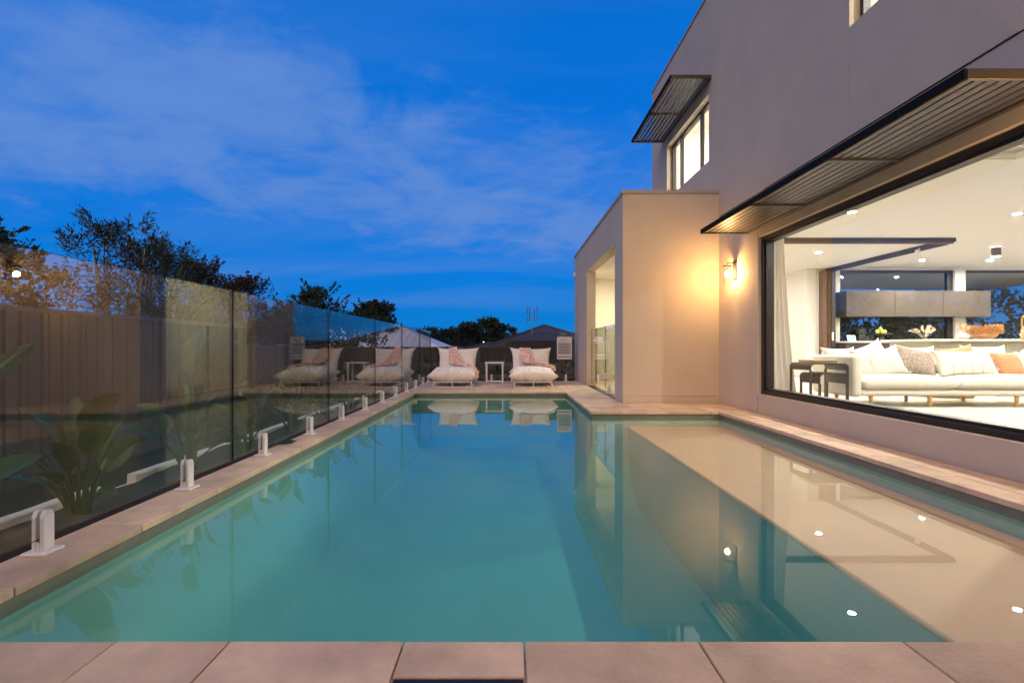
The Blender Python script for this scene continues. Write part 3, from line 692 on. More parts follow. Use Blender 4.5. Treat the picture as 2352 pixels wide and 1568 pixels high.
throw('peach throw bunched on the back of the lounger beside the alcove', LB,
      [(-.14, 1.34, .68), (-.14, 1.26, .82), (-.13, 1.12, .77), (-.11, .93, .60), (-.06, .76, .49), (.12, .66, .465), (.30, .60, .44), (.45, .56, .40), (.50, .54, .33)],
      [(.15, 0, 0), (.13, 0, 0), (.14, 0, 0), (.16, 0, 0), (.14, .03, 0), (.06, .06, 0), (.04, .05, 0), (.03, .05, .02), (.0, .05, 0)], 4)
st = thing('side_table', 'white slim side table between the two loungers', 'side table', (-.32, 11.56, 0))
X, Y = -.32, 11.56
MB().bbox(X - .225, X + .225, Y - .2, Y + .2, .475, .502, .004).build('top', 'white_powder', st)
for s in (-1, 1):
    for yy in (-.17, .17): MB().bbox(X + s * .19 - .017, X + s * .19 + .017, Y + yy - .017, Y + yy + .017, .0305, .4745, .003).build('leg', 'white_powder', st)
    MB().bbox(X + s * .19 - .018, X + s * .19 + .018, Y - .2, Y + .2, .001, .03, .003).build('foot', 'white_powder', st)
MB().bbox(X - .171, X + .171, Y - .187, Y - .153, .045, .075, .003).build('stretcher', 'white_powder', st)

# ================================================================== PLANTS
def leaf_mesh(base, azim, pet_len, lean, blade_len, blade_w, droop, roll, seed):
    """one strelitzia leaf: petiole and folded paddle blade"""
    rr = random.Random(seed); m = MB(); d = Vector((math.cos(azim), math.sin(azim), 0)); side = Vector((-d.y, d.x, 0))
    pts = []; p = Vector(base); a = lean * .25; n = 6
    for i in range(n + 1):
        pts.append(p.copy()); a = lean * (.25 + .9 * (i / n)); p = p + (d * math.sin(a) + Vector((0, 0, 1)) * math.cos(a)) * (pet_len / n)
    m.tube(pts, [.014 - .009 * i / n for i in range(n + 1)], 5, False)
    p = pts[-1]; nb = 11; rows = []; a0 = a
    for i in range(nb + 1):
        t = i / nb; a = a0 + droop * t ** 1.3
        dirv = d * math.sin(a) + Vector((0, 0, 1)) * math.cos(a); nrm = d * -math.cos(a) + Vector((0, 0, 1)) * math.sin(a)
        wd = blade_w * (math.sin(math.pi * min(1, (t * .93 + .035)) ** .80) ** .75) * (1 - .12 * t)
        if i == nb: wd = .003
        cr = roll + .10 * noise.noise((t * 3, seed, 0))
        sd = side * math.cos(cr) + nrm * math.sin(cr); nn = nrm * math.cos(cr) - side * math.sin(cr)
        fold = .34 + .1 * rr.random() * 0; wav = .05 * blade_w * math.sin(t * 11 + seed)
        rows.append([p + sd * (-wd) + nn * (fold * wd + wav), p + sd * (-wd * .5) + nn * (fold * .32 * wd), p, p + sd * (wd * .5) + nn * (fold * .32 * wd), p + sd * wd + nn * (fold * wd - wav)])
        p = p + dirv * (blade_len / nb)
    k = len(m.v)
    m.add([q for r_ in rows for q in r_], [(i * 5 + j, i * 5 + j + 1, (i + 1) * 5 + j + 1, (i + 1) * 5 + j) for i in range(nb) for j in range(4)])
    return m
def strelitzia(label, x, y, n, size, seed, z=-.09, custom=()):
    rr = random.Random(seed); r = thing('strelitzia_plant', label, 'plant', (x, y, z), 'strelitzia plants in the garden beds')
    n = int(n * .72); size *= .9
    for i in range(n):
        az = i * 2.4 + rr.uniform(-.3, .3); t = i / max(1, n - 1); lean = .08 + 1.0 * t ** 1.15 * rr.uniform(.7, 1.15)
        pl = size * (.50 - .24 * t) * rr.uniform(.75, 1.15); bl = size * rr.uniform(.26, .38) * (1 - .15 * t); bw = bl * rr.uniform(.18, .26)
        b = (x + math.cos(az) * .035, y + math.sin(az) * .035, z)
        leaf_mesh(b, az, pl, lean, bl, bw, rr.uniform(.2, 1.3), rr.uniform(-.8, .8), seed * 31 + i).build('leaf', 'strelitzia', r, smooth='all', fixn=False)
    for i, (az, pl, lean, bl, bw, dr, rl) in enumerate(custom):
        leaf_mesh((x, y, z), az, pl, lean, bl, bw, dr, rl, seed * 31 + 90 + i).build('leaf', 'strelitzia', r, smooth='all', fixn=False)
strelitzia('strelitzia cut by the left picture edge beside the first spigot', -2.42, 1.80, 7, .75, 3, custom=((1.60, .88, .78, .36, .045, .12, 1.0), (1.35, .42, 1.05, .36, .07, .2, .5), (1.75, .30, 1.1, .30, .06, .4, .2)))
strelitzia('bushy strelitzia with broad upright leaves behind the nearest glass panel', -2.36, 2.66, 20, .92, 5)
strelitzia('strelitzia just before the wide black glass joint', -2.40, 3.62, 14, 1.05, 8, custom=((1.9, .75, .25, .48, .10, .9, -.6),))
strelitzia('slender strelitzia just past the wide black glass joint', -2.36, 4.35, 12, 1.10, 9)
strelitzia('tall strelitzia behind the second spigot past the black joint', -2.36, 5.25, 13, 1.12, 12)
strelitzia('strelitzia fifth along the glass from the camera', -2.38, 6.2, 12, 1.15, 14)
strelitzia('strelitzia sixth along the glass from the camera', -2.38, 7.2, 12, 1.15, 17)
strelitzia('strelitzia seventh along the glass from the camera', -2.38, 8.3, 11, 1.15, 19)
strelitzia('strelitzia eighth along the glass from the camera', -2.38, 9.5, 11, 1.1, 21)
strelitzia('strelitzia in the bed where the two glass fences meet', -2.36, 11.2, 11, 1.2, 25)
strelitzia('strelitzia rising left of the trailing throw lounger', -1.75, 12.9, 11, 1.15, 27)
strelitzia('low strelitzia seen through the white side table', -.30, 12.85, 12, .8, 29)
strelitzia('strelitzia between the right lounger and the safety sign', 1.12, 12.85, 12, .95, 33)
strelitzia('strelitzia below the safety sign by the alcove corner', 1.66, 12.95, 9, 1.0, 35)
fl = leaf_mesh((-2.06, 4.22, -.02), .9, .06, 1.45, .26, .045, .15, .2, 5).build('fallen_leaf', 'strelitzia', None, smooth='all', fixn=False)
tag(fl, 'single green leaf lying across the left coping', 'leaf')

# ================================================================== TREES
def leaf_cloud(m, c, rad, n, ll, lw, rr, hang=0.0, star=0):
    """n small folded leaves in an ellipsoid clump"""
    c = Vector(c)
    for i in range(n):
        d = Vector((rr.gauss(0, 1), rr.gauss(0, 1), rr.gauss(0, 1))).normalized() * (rr.random() ** .45)
        p = c + Vector((d.x * rad[0], d.y * rad[1], d.z * rad[2]))
        ax = Vector((rr.gauss(0, 1), rr.gauss(0, 1), rr.gauss(.5 - hang, .7))).normalized(); l = ll * rr.uniform(.6, 1.25)
        s = ax.cross(Vector((rr.gauss(0, 1), rr.gauss(0, 1), rr.gauss(0, 1)))).normalized() * lw * rr.uniform(.7, 1.2)
        q = ax.cross(s) * .25
        k = len(m.v); m.v += [tuple(p), tuple(p + ax * l * .5 + s + q), tuple(p + ax * l), tuple(p + ax * l * .5 - s + q)]; m.f.append((k, k + 1, k + 2, k + 3)); m.mi.append(0)
def tree(label, x, y, z0, ztop, rx, leafm, seed, nclump=40, nleaf=110, ll=.10, lw=.022, bark='bark', low=.25, shape=1.0, twig=True, stems=3, group='trees and tall shrubs behind the fences'):
    rr = random.Random(seed); t = thing('tree', label, 'tree', (x, y, z0), group); H = ztop - z0
    tr = MB(); cr = MB(); tips = []
    for s in range(stems):
        az = rr.uniform(0, 6.28); tip = Vector((x + math.cos(az) * rx * .35, y + math.sin(az) * rx * .35, z0 + H * rr.uniform(.78, .95))); b = Vector((x + rr.uniform(-.1, .1), y + rr.uniform(-.1, .1), z0 - .05))
        mid = (b + tip) / 2 + Vector((rr.uniform(-.1, .1), rr.uniform(-.1, .1), 0)); r0 = .018 * H + .01
        tr.tube([b, (b + mid) / 2, mid, (mid + tip) / 2, tip], [r0, r0 * .8, r0 * .6, r0 * .4, r0 * .12], 6)
        tips.append((b, mid, tip))
    for i in range(nclump):
        f = low + (1 - low) * rr.random() ** .8; zc = z0 + H * f
        env = (math.sin(math.pi * min(1, max(0.02, (f - low) / (1 - low) * .86 + .10))) ** .6) * shape if f < .98 else .12
        env = max(.10, min(1.0, env)); az = rr.uniform(0, 6.28); ra = rx * env * math.sqrt(rr.random()) * rr.uniform(.6, 1.12)
        c = Vector((x + math.cos(az) * ra, y + math.sin(az) * ra, zc)); cs = rx * rr.uniform(.16, .34)
        c.z = min(c.z, ztop - cs * .6)
        leaf_cloud(cr, c, (cs, cs, cs * .85), nleaf, ll, lw, rr)
        b, mid, tip = tips[i % stems]; q = mid.lerp(tip, rr.uniform(0, .9)) if f > .5 else b.lerp(mid, rr.uniform(.4, 1))
        tr.tube([q, (q + c) / 2 + Vector((0, 0, .04)), c], [.006 + .002 * H, .005 + .001 * H, .003], 4)
    if twig:   # leafy sprigs that break the outline
        for i in range(int(nclump * .9)):
            f = rr.uniform(.5, 1.0); az = rr.uniform(0, 6.28); zc = z0 + H * f; env = max(.12, math.sin(math.pi * min(1, f * .86 + .10)) ** .6)
            b = Vector((x + math.cos(az) * rx * env * .85, y + math.sin(az) * rx * env * .85, zc - .05)); d = Vector((math.cos(az) * .6, math.sin(az) * .6, rr.uniform(.5, 1.5))).normalized(); l = rr.uniform(.18, .42) * min(1.4, rx)
            tr.tube([b, b + d * l], [.005, .0025], 4)
            for k in range(22):
                u = rr.uniform(.15, 1.05); p = b + d * l * u; ax = (d + Vector((rr.gauss(0, .7), rr.gauss(0, .7), rr.gauss(.1, .6)))).normalized(); s = ax.cross(Vector((rr.gauss(0, 1), rr.gauss(0, 1), .2))).normalized() * lw
                l2 = ll * rr.uniform(.7, 1.2); n0 = len(cr.v); cr.v += [tuple(p), tuple(p + ax * l2 * .5 + s), tuple(p + ax * l2), tuple(p + ax * l2 * .5 - s)]; cr.f.append((n0, n0 + 1, n0 + 2, n0 + 3)); cr.mi.append(0)
    tr.build('trunk', bark, t, smooth='all', fixn=False); cr.build('crown', leafm, t, fixn=False)
    return t
tree('broad leaved shrub rising over the fence at the left picture edge', -7.0, 6.5, GZ, 2.45, .75, 'hedge_leaf', 41, 40, 150, .095, .024, low=.3)
tree('feathery bottlebrush with loose arching sprays over the tall fence', -7.0, 8.7, GZ, 3.05, 1.15, 'bottlebrush_leaf', 43, 48, 95, .13, .011, 'bark_pale', low=.3)
tree('second bottlebrush beside the loose arching one', -7.1, 9.7, GZ, 3.0, 1.0, 'bottlebrush_leaf', 44, 44, 100, .13, .011, 'bark_pale', low=.3)
tree('reddish leaved shrub left of the wide black glass joint', -7.2, 11.0, GZ, 2.85, 1.15, 'red_leaf', 47, 60, 130, .075, .02, low=.25)
tree('reddish leaved shrub right of the wide black glass joint', -7.4, 13.4, GZ, 2.75, 1.3, 'red_leaf', 48, 60, 130, .08, .022, low=.25)
tree('drooping narrow leaved shrub beyond the lower side fence', -6.7, 14.9, GZ, 2.15, 1.2, 'bottlebrush_leaf', 50, 50, 150, .14, .014, low=.2)
tree('pointed evergreen standing over the left lounger reflection', -6.9, 17.5, GZ, 2.95, 1.3, 'hedge_leaf', 52, 60, 120, .11, .03, low=.2, shape=.9)
tree('small evergreen right of the pointed evergreen', -5.7, 17.9, GZ, 2.1, 1.15, 'hedge_leaf', 53, 40, 110, .11, .03, low=.2)
tree('round dense tree beside the pale roof', -9.2, 33, -1.5, 3.85, 2.1, 'far_leaf', 55, 60, 150, .2, .06, low=.35)
rr = random.Random(77)
far = [(-8.5, 52, 2.2, 3.2), (-5.2, 48, 2.1, 2.6), (-3.4, 44, 2.4, 2.2), (-1.9, 46, 3.1, 2.2), (-.6, 47, 2.5, 2.0), (.6, 55, 1.0, 2.5), (-30, 45, 4.2, 4.5), (-24, 50, 3.6, 4), (-19, 48, 3.2, 3.4), (-14, 50, 3.4, 3.2)]
names = ['far bushy tree behind the pale roof ridge', 'far low tree where the pale roof meets the fence', 'far tree left of the two distant house lights', 'far tallest dark tree above the left lounger', 'far tree between tallest dark tree and power pole', 'far low tree behind the power pole',
         'far wide tree at the left seen through the shrubs', 'far tree second from the left skyline end', 'far tree third from the left skyline end', 'far tree left of the round dense tree']
for i, (x, y, h, r) in enumerate(far): tree(names[i], x, y, -2, .86 + h * .86, r, 'far_leaf', 100 + i, 55, 110, .28, .085, low=.1, twig=False, group='distant trees')
# garden behind the kitchen windows
for i, (x, y, h, r, lb) in enumerate(((11.5, 17.5, 2.3, 1.6, 'dark shrub seen under the kitchen wall cupboards'), (14.2, 17.5, 2.6, 1.6, 'dark shrub seen through the middle of the kitchen windows'), (17.0, 18.0, 3.1, 1.7, 'tall dark shrub seen through the right kitchen window'), (19.6, 17.0, 3.0, 1.7, 'dark shrub at the right end of the kitchen windows'))):
    tree(lb, x, y, GZ, h, r, 'hedge_leaf', 140 + i, 50, 120, .14, .045, low=.05, group='shrubs behind the kitchen')
# distant hills line
o = MB().grid(lambda u, v: (-400 + 800 * u, 330 + 60 * v, -6 + v * (7.2 + 1.2 * noise.noise((u * 9, 0, 0)) + .8 * noise.noise((u * 40, 3, 0)))), 160, 1).build('hills', 'far_leaf', smooth='all'); struct(o); o['label'] = 'low dark hills on the horizon'

# ================================================================== NEIGHBOURS
mat('pale_roof', (.80, .82, .88), .45, var=.03); mat('brown_roof', (.075, .066, .066), .6, var=.08); mat('brick', (.20, .13, .10), .85, var=.15)
def hip_house(name, label, cx, cy, wx, wy, ez, rz, ridge, rm, wm, per):
    h = thing(name, label, 'house', (cx, cy, -2.5))
    MB().box(cx - wx + .5, cx + wx - .5, cy - wy + .5, cy + wy - .5, -2.5, ez - .02).build('wall', wm, h)
    A = [Vector((cx - wx, cy - wy, ez)), Vector((cx + wx, cy - wy, ez)), Vector((cx + wx, cy + wy, ez)), Vector((cx - wx, cy + wy, ez))]
    Rg = [Vector((cx - ridge, cy, rz)), Vector((cx + ridge, cy, rz))]
    MB().add(A + Rg, [(0, 1, 5, 4), (1, 2, 5), (2, 3, 4, 5), (3, 0, 4), (3, 2, 1, 0)]).build('roof', rm, h)
    rib = MB(); n = int(2 * wx / per)     # standing ribs on the near slope
    for i in range(1, n):
        x = cx - wx + i * 2 * wx / n; a = Vector((x, cy - wy, ez))
        dxl = min(1, (wx - abs(x - cx)) / max(.01, wx - ridge)); b = Vector((x, cy - wy + wy * dxl, ez + (rz - ez) * dxl))
        up = Vector((0, -.02, .02)); rib.tube([a + up, b + up], .02, 4)
    o = rib.build('roof_ribs', rm, h); o['kind'] = 'stuff'
    MB().box(cx - wx - .06, cx + wx + .06, cy - wy - .09, cy - wy - .005, ez - .14, ez + .01).build('gutter', rm, h)
    cap = MB()
    for p, q in ((A[0], Rg[0]), (A[1], Rg[1]), (Rg[0], Rg[1])): 
        if (p - q).length > .05: cap.tube([p + Vector((0, 0, .02)), q + Vector((0, 0, .02))], .07, 5)
    cap.build('ridge_cap', rm, h)
    return h
hip_house('neighbour_house', 'neighbour house with pale grey hipped metal roof', -9.2, 34, 5.6, 5.6, .55, 2.65, .9, 'pale_roof', 'brick', .45)
hip_house('neighbour_house', 'neighbour house with dark brown corrugated hipped roof and antenna', 2.15, 29, 3.1, 4.0, .95, 2.15, .04, 'brown_roof', 'brick', .2)
hip_house('neighbour_house', 'dark low roof end just left of the brown roofed house', -1.35, 33, 2.2, 3.0, .55, 1.15, .04, 'brown_roof', 'brick', .2)
an = thing('roof_antenna', 'television antenna on the dark brown roof', 'antenna', (1.32, 27, 1.5))
MB().tube([(1.32, 27, 1.3), (1.32, 27, 3.05)], .022, 6).build('mast', 'print_grey', an); MB().tube([(1.42, 27, 1.3), (1.35, 27, 2.1)], .012, 6).build('stay', 'print_grey', an)
for xx, za, zb in ((-.26, 2.2, 2.62), (-.26, 2.70, 3.10), (-.12, 2.3, 3.12), (.14, 2.25, 3.0), (.30, 2.35, 2.72), (.30, 2.80, 3.14)): MB().tube([(1.32 + xx, 27, za), (1.32 + xx, 27, zb)], .022, 5).build('element', 'print_dark', an)
for zz in (2.45, 2.9): MB().tube([(1.02, 27, zz), (1.66, 27, zz)], .012, 5).build('boom', 'print_grey', an)
pp_ = thing('power_pole', 'distant wooden power pole with a crossarm', 'power pole', (.75, 62, -3))
MB().tube([(.75, 62, -3), (.75, 62, 3.05)], .16, 8).build('pole', 'bark', pp_); MB().box(-.3, 1.8, 61.7, 61.85, 2.5, 2.68).build('crossarm', 'bark', pp_)
sl = thing('street_lamp', 'distant glowing amber street lamp between the left shrubs', 'street lamp', (-15.9, 40, -2))
MB().tube([(-15.9, 40, -2), (-15.9, 40, 1.9)], .06, 8).build('pole', 'print_grey', sl); MB().sphere((-15.9, 40, 1.98), .10, 10, 6).build('lamp_head', 'street_glow', sl)

# ================================================================== INTERIOR
mat('oak', (.50, .30, .12), .45, var=.2, vscale=6, stretch=(8, 8, 1)); mat('linen', (.80, .755, .64), .95, var=.03, vscale=20, bump=.15, bscale=260, sheen=.15)
mat('linen_pillow', (.84, .80, .71), .95, var=.03, vscale=14, bump=.15, bscale=200); mat('peach_fabric', (.66, .29, .15), .95, var=.05, bump=.1, bscale=200)
mat('boucle', (.60, .50, .42), .98, var=.0, col2=(.20, .145, .115), vscale=55, bump=.9, bscale=90, objvar=.01); mat('kitchen_dark', (.045, .038, .033), .38, var=.1, vscale=3)
mat('kitchen_door', (.075, .062, .052), .24, var=.12, vscale=4, coat=.2); mat('stone_top', (.66, .61, .52), .35, var=.06, vscale=5); mat('sage', (.50, .50, .42), .6)
leafmat('sheer', (.88, .86, .82), (.90, .88, .84), .9, .5, 0.0); mat('steel_black', (.03, .025, .022), .45); mat('terracotta', (.72, .40, .19), .7, var=.1, vscale=10); mat('dried', (.72, .60, .40), .9, var=.15); mat('pear', (.62, .60, .07), .4, var=.08)
mat('ceramic', (.78, .74, .68), .35); mat('rug', (.50, .47, .41), .98, var=.12, vscale=30, bump=.8, bscale=120); mat('brass', (.55, .36, .10), .35, metal=.8); mat('timber_drum', (.34, .23, .11), .55, var=.3, vscale=4, stretch=(1, 1, 8))
mat('screen_blue', (.16, .26, .42), .2); mat('bronze_spot', (.09, .065, .045), .4)
# ceiling track: head of the open sliding corner
tk = thing('door_track', 'black ceiling track of the open sliding door corner', 'door track', (7.9, 8.63, IC))
MB().box(3.55, 7.955, 8.58, 8.66, IC - .07, IC - .001).build('rail', 'dark_frame', tk); MB().box(7.875, 7.955, 8.6605, 11.99, IC - .07, IC - .001).build('rail', 'dark_frame', tk)
MB().box(7.895, 7.935, 8.70, 11.99, IC - .10, IC - .0705).build('guide', 'steel_black', tk); MB().box(3.55, 7.93, 8.60, 8.64, IC - .10, IC - .0705).build('guide', 'bronze_frame', tk)
jb = thing('sliding_door_stack', 'bronze and black stacked sliding door at the end of the ceiling track', 'sliding door', (7.83, 11.9, IF))
MB().box(7.70, 7.795, 11.80, 11.97, IF, IC - .072).build('stile', 'bronze_frame', jb); MB().box(7.7955, 7.815, 11.83, 11.97, IF, IC - .072).build('bead', 'oak', jb); MB().box(7.8155, 7.86, 11.78, 11.97, IF, IC - .072).build('stile', 'bronze_frame', jb); MB().box(7.8605, 7.945, 11.72, 11.97, IF, IC - .102).build('leading_stile', 'kitchen_dark', jb)
MB().box(7.85, 7.885, 11.70, 11.7195, 1.02, 1.22).build('handle', 'white_powder', jb)
sn = thing('motion_sensor', 'white motion sensor under the ceiling track', 'sensor', (7.86, 9.3, IC))
MB().sphere((7.84, 9.25, IC - .11), .05, 12, 8, (1, .8, .9)).build('cover', 'ceramic', sn, smooth=True); MB().tube([(7.86, 9.25, IC - .10), (7.88, 9.25, IC - .05)], .015, 6).build('arm', 'ceramic', sn)
# downlights
dl = None
DL = [((4.94, 6.95), 'downlight above the left end of the sofa'), ((7.42, 7.04), 'downlight at the right picture edge over the sofa'), ((6.37, 9.92), 'downlight behind the ceiling track corner'), ((9.25, 10.8), 'downlight above the left kitchen cupboards'), ((10.77, 10.8), 'downlight beside the black ceiling cylinder'),
      ((4.94, 4.1), 'downlight over the floor in front of the sofa'), ((7.42, 4.1), 'extra downlight added over the rug'), ((9.9, 7.0), 'extra downlight added over the near side of the island'), ((9.9, 4.1), 'extra downlight added over the far living room'), ((12.4, 8.0), 'extra downlight added over the island end'), ((12.6, 10.8), 'extra downlight added over the right kitchen window'), ((5.2, 13.2), 'downlight in the hall behind the curtain')]  # rug, island, far living room and right kitchen lamps: unseen extras for room light
for (x, y), lb in DL:
    t = thing('downlight', lb, 'downlight', (x, y, IC), 'recessed ceiling downlights')
    MB().lathe([(.046, -.004), (.058, -.004), (.060, -.001), (.060, .0)], 24, (x, y, IC), False).build('trim_ring', 'ceramic', t, smooth=True)
    MB().lathe([(.0445, -.003), (.0445, -.0005)], 20, (x, y, IC)).build('lamp', 'downlight_glow', t)
ad = thing('alcove_downlight', 'ceiling light inside the alcove', 'downlight', (2.55, 10.9, 2.64))
MB().lathe([(.07, -.003), (.07, -.0005)], 20, (2.55, 10.9, 2.64)).build('lamp', 'alcove_glow', ad); MB().lathe([(.0715, -.004), (.085, -.004), (.085, .0)], 20, (2.55, 10.9, 2.64), False).build('trim_ring', 'ceramic', ad)
cs = thing('ceiling_spot', 'bronze cylinder spotlight fixed to the kitchen ceiling', 'spotlight', (9.49, 9.4, IC))
MB().lathe([(.075, 0), (.075, -.18), (.066, -.18), (.066, -.15)], 28, (9.49, 9.4, IC - .001), False).build('body', 'bronze_spot', cs, smooth=True); MB().lathe([(.064, -.155), (.064, -.15)], 20, (9.49, 9.4, IC)).build('lamp', 'downlight_glow', cs)
va = thing('ceiling_vent', 'square white slatted air vent in the living room ceiling', 'air vent', (4.95, 4.7, IC))
for k in range(4):
    s = .27 - .055 * k; m = MB(); z = IC - .004 - .004 * k
    for a, b, c, d in ((-s, s, -s, -s + .02), (-s, s, s - .02, s), (-s, -s + .02, -s + .02, s - .02), (s - .02, s, -s + .02, s - .02)): m.box(4.95 + a, 4.95 + b, 4.7 + c, 4.7 + d, z - .012, z)
    m.build('blade_frame', 'ceramic', va)
MB().box(4.70, 5.20, 4.45, 4.95, IC - .003, IC - .0005).build('duct', 'sage', va)
# curtain
cu = thing('sheer_curtain', 'white sheer curtain gathered at the left end of the picture window', 'curtain', (3.65, 6.42, IF))
def cur(u, v):
    z = IF + .01 + v * (IC - IF - .012); wtop, wbot = .15, .40; w = wbot + (wtop - wbot) * min(1, v * 1.05) ** .6
    x = 3.50 + u * w; return (x, 6.44 + .035 * math.sin(u * 26 + .6 * math.sin(v * 4)) + .02 * noise.noise((u * 5, v * 2, 1)), z)
m = MB().grid(cur, 64, 24); m.grid(lambda u, v: (cur(u, v)[0], cur(u, v)[1] + .004, cur(u, v)[2]), 64, 24); m.build('cloth', 'sheer', cu, smooth='all', fixn=False)
MB().box(3.497, 3.70, 6.36, 6.52, IC - .018, IC - .001).build('track', 'ceramic', cu)
# sofa
sf = thing('sofa', 'long cream linen sofa on oak legs behind the picture window', 'sofa', (5.6, 6.4, IF))
S0, S1 = 4.31, 6.95
MB().bbox(S0 + .125, S1, 6.06, 6.85, .245, .335, .03, 3).build('base', 'linen', sf, smooth=True)
MB().bbox(S0, S0 + .12, 6.03, 6.87, .235, .755, .045, 4).build('arm', 'linen', sf, smooth=True)
MB().bbox(S1 + .005, S1 + .125, 6.03, 6.87, .235, .755, .045, 4).build('arm', 'linen', sf, smooth=True)
MB().bbox(S0 + .125, S1, 6.765, 6.87, .336, .80, .035, 3).build('back', 'linen', sf, smooth=True)
for a, b, s_ in ((S0 + .128, 5.60, 1), (5.604, S1 - .002, 2)):
    c = pillow(b - a + .03, .80, .24, 30, 22, .01, s_ + 40, .008, .22); c.xf(Matrix.Translation(((a + b) / 2, 6.40, .40))); c.v = [(x, y, max(z, .338)) for x, y, z in c.v]; c.build('seat_cushion', 'linen', sf, smooth='all')
for x, y in ((4.58, 6.10), (5.32, 6.10), (6.42, 6.10), (4.62, 6.80), (5.6, 6.80), (6.40, 6.80)): MB().tube([(x, y, .248), (x, y, IF + .001)], [.024, .021], 14).build('leg', 'oak', sf, smooth=True)
def cush(label, x, y, z, w, h, t, m, tilt, yaw, rollz, seed, fringe=False, tass=False):
    t_ = thing('cushion', label, 'cushion', (x, y, z), 'cushions on the sofa')
    M = Matrix.Translation((x, y, z)) @ Matrix.Rotation(R(yaw), 4, 'Z') @ Matrix.Rotation(R(tilt), 4, 'X') @ Matrix.Rotation(R(rollz), 4, 'Z')
    p = pillow(w, h, t, 24, 24, .10, seed, .012, .45, .02); p.xf(M); p.build('cover', m, t_, smooth='all')
    rr = random.Random(seed)
    if fringe:
        f = MB()
        for s in (-1, 1):
            for i in range(46):
                v = -h / 2 + h * i / 45; a = M @ Vector((s * w / 2 * (1 - .09 * (1 - (2 * v / h) ** 2)), v, 0)); b = M @ Vector((s * (w / 2 + .028 * rr.uniform(.6, 1.2)), v + rr.uniform(-.012, .012), rr.uniform(-.012, .012))); f.tube([a, b], .003, 4, False)
        o = f.build('fringe', m, t_); o['kind'] = 'stuff'
    if tass:
        for i in range(8): 
            v = -h / 2 + h * (i + .5) / 8; c = M @ Vector((-w / 2 - .01, v, .01)); MB().sphere(c, .038, 10, 7).build('tassel', 'linen_pillow', t_, smooth=True)
    return t_
cush('cream cushion peeking above the left sofa arm', 4.62, 6.70, 0.665, .50, 0.396, .15, 'linen_pillow', 68, 8, 0, 61)
cush('cream cushion leaning against the left sofa arm', 4.62, 6.42, 0.620, .46, 0.361, .15, 'linen_pillow', 66, -22, 3, 62)
cush('white cushion standing behind the fringed one', 5.02, 6.66, 0.705, .50, 0.413, .15, 'linen_pillow', 70, 4, 20, 63)
cush('white fringed cushion beside the brown speckled cushion', 4.92, 6.34, 0.655, .48, 0.396, .16, 'linen_pillow', 65, -10, 12, 64, True)
cush('brown speckled woven cushion tipped on its corner', 5.34, 6.34, 0.665, .50, 0.396, .16, 'boucle', 64, 6, -16, 65)
cush('cream cushion behind the speckled cushion', 5.62, 6.64, 0.675, .56, 0.396, .15, 'linen_pillow', 70, 0, 0, 66)
cush('peach cushion behind the striped lumbar cushion', 6.18, 6.62, 0.675, .50, 0.396, .15, 'peach_fabric', 70, 0, 8, 67)
M2 = bpy.data.materials.new('striped'); M2.use_nodes = True; MATS['striped'] = M2
def stripedmat():
    nt = M2.node_tree; N = nt.nodes; L = nt.links; b = N['Principled BSDF']; b.inputs['Roughness'].default_value = .95
    tc = N.new('ShaderNodeTexCoord'); sp = N.new('ShaderNodeSeparateXYZ'); L.new(tc.outputs['Object'], sp.inputs[0])
    fr = N.new('ShaderNodeMath'); fr.operation = 'PINGPONG'; fr.inputs[1].default_value = .062; L.new(sp.outputs[0], fr.inputs[0])
    lt = N.new('ShaderNodeMath'); lt.operation = 'LESS_THAN'; lt.inputs[1].default_value = .0035; L.new(fr.outputs[0], lt.inputs[0])
    mx = N.new('ShaderNodeMix'); mx.data_type = 'RGBA'; mx.inputs[6].default_value = (.86, .82, .73, 1); mx.inputs[7].default_value = (.52, .38, .24, 1); L.new(lt.outputs[0], mx.inputs[0]); L.new(mx.outputs[2], b.inputs['Base Color'])
stripedmat()
cush('long white lumbar cushion with thin brown stripes', 5.98, 6.32, 0.645, .76, 0.361, .16, 'striped', 64, 0, 0, 68, True)
cush('peach cushion beside the striped lumbar cushion', 6.58, 6.34, 0.630, .44, 0.344, .15, 'peach_fabric', 62, 6, 0, 69)
cush('cream cushion with knotted tassels at the right picture edge', 6.90, 6.32, 0.630, .38, 0.327, .13, 'linen_pillow', 62, 0, 0, 70, tass=True)
cush('white back cushion at the right end of the sofa', 6.62, 6.68, 0.685, .60, 0.396, .15, 'linen_pillow', 70, 0, 0, 71)
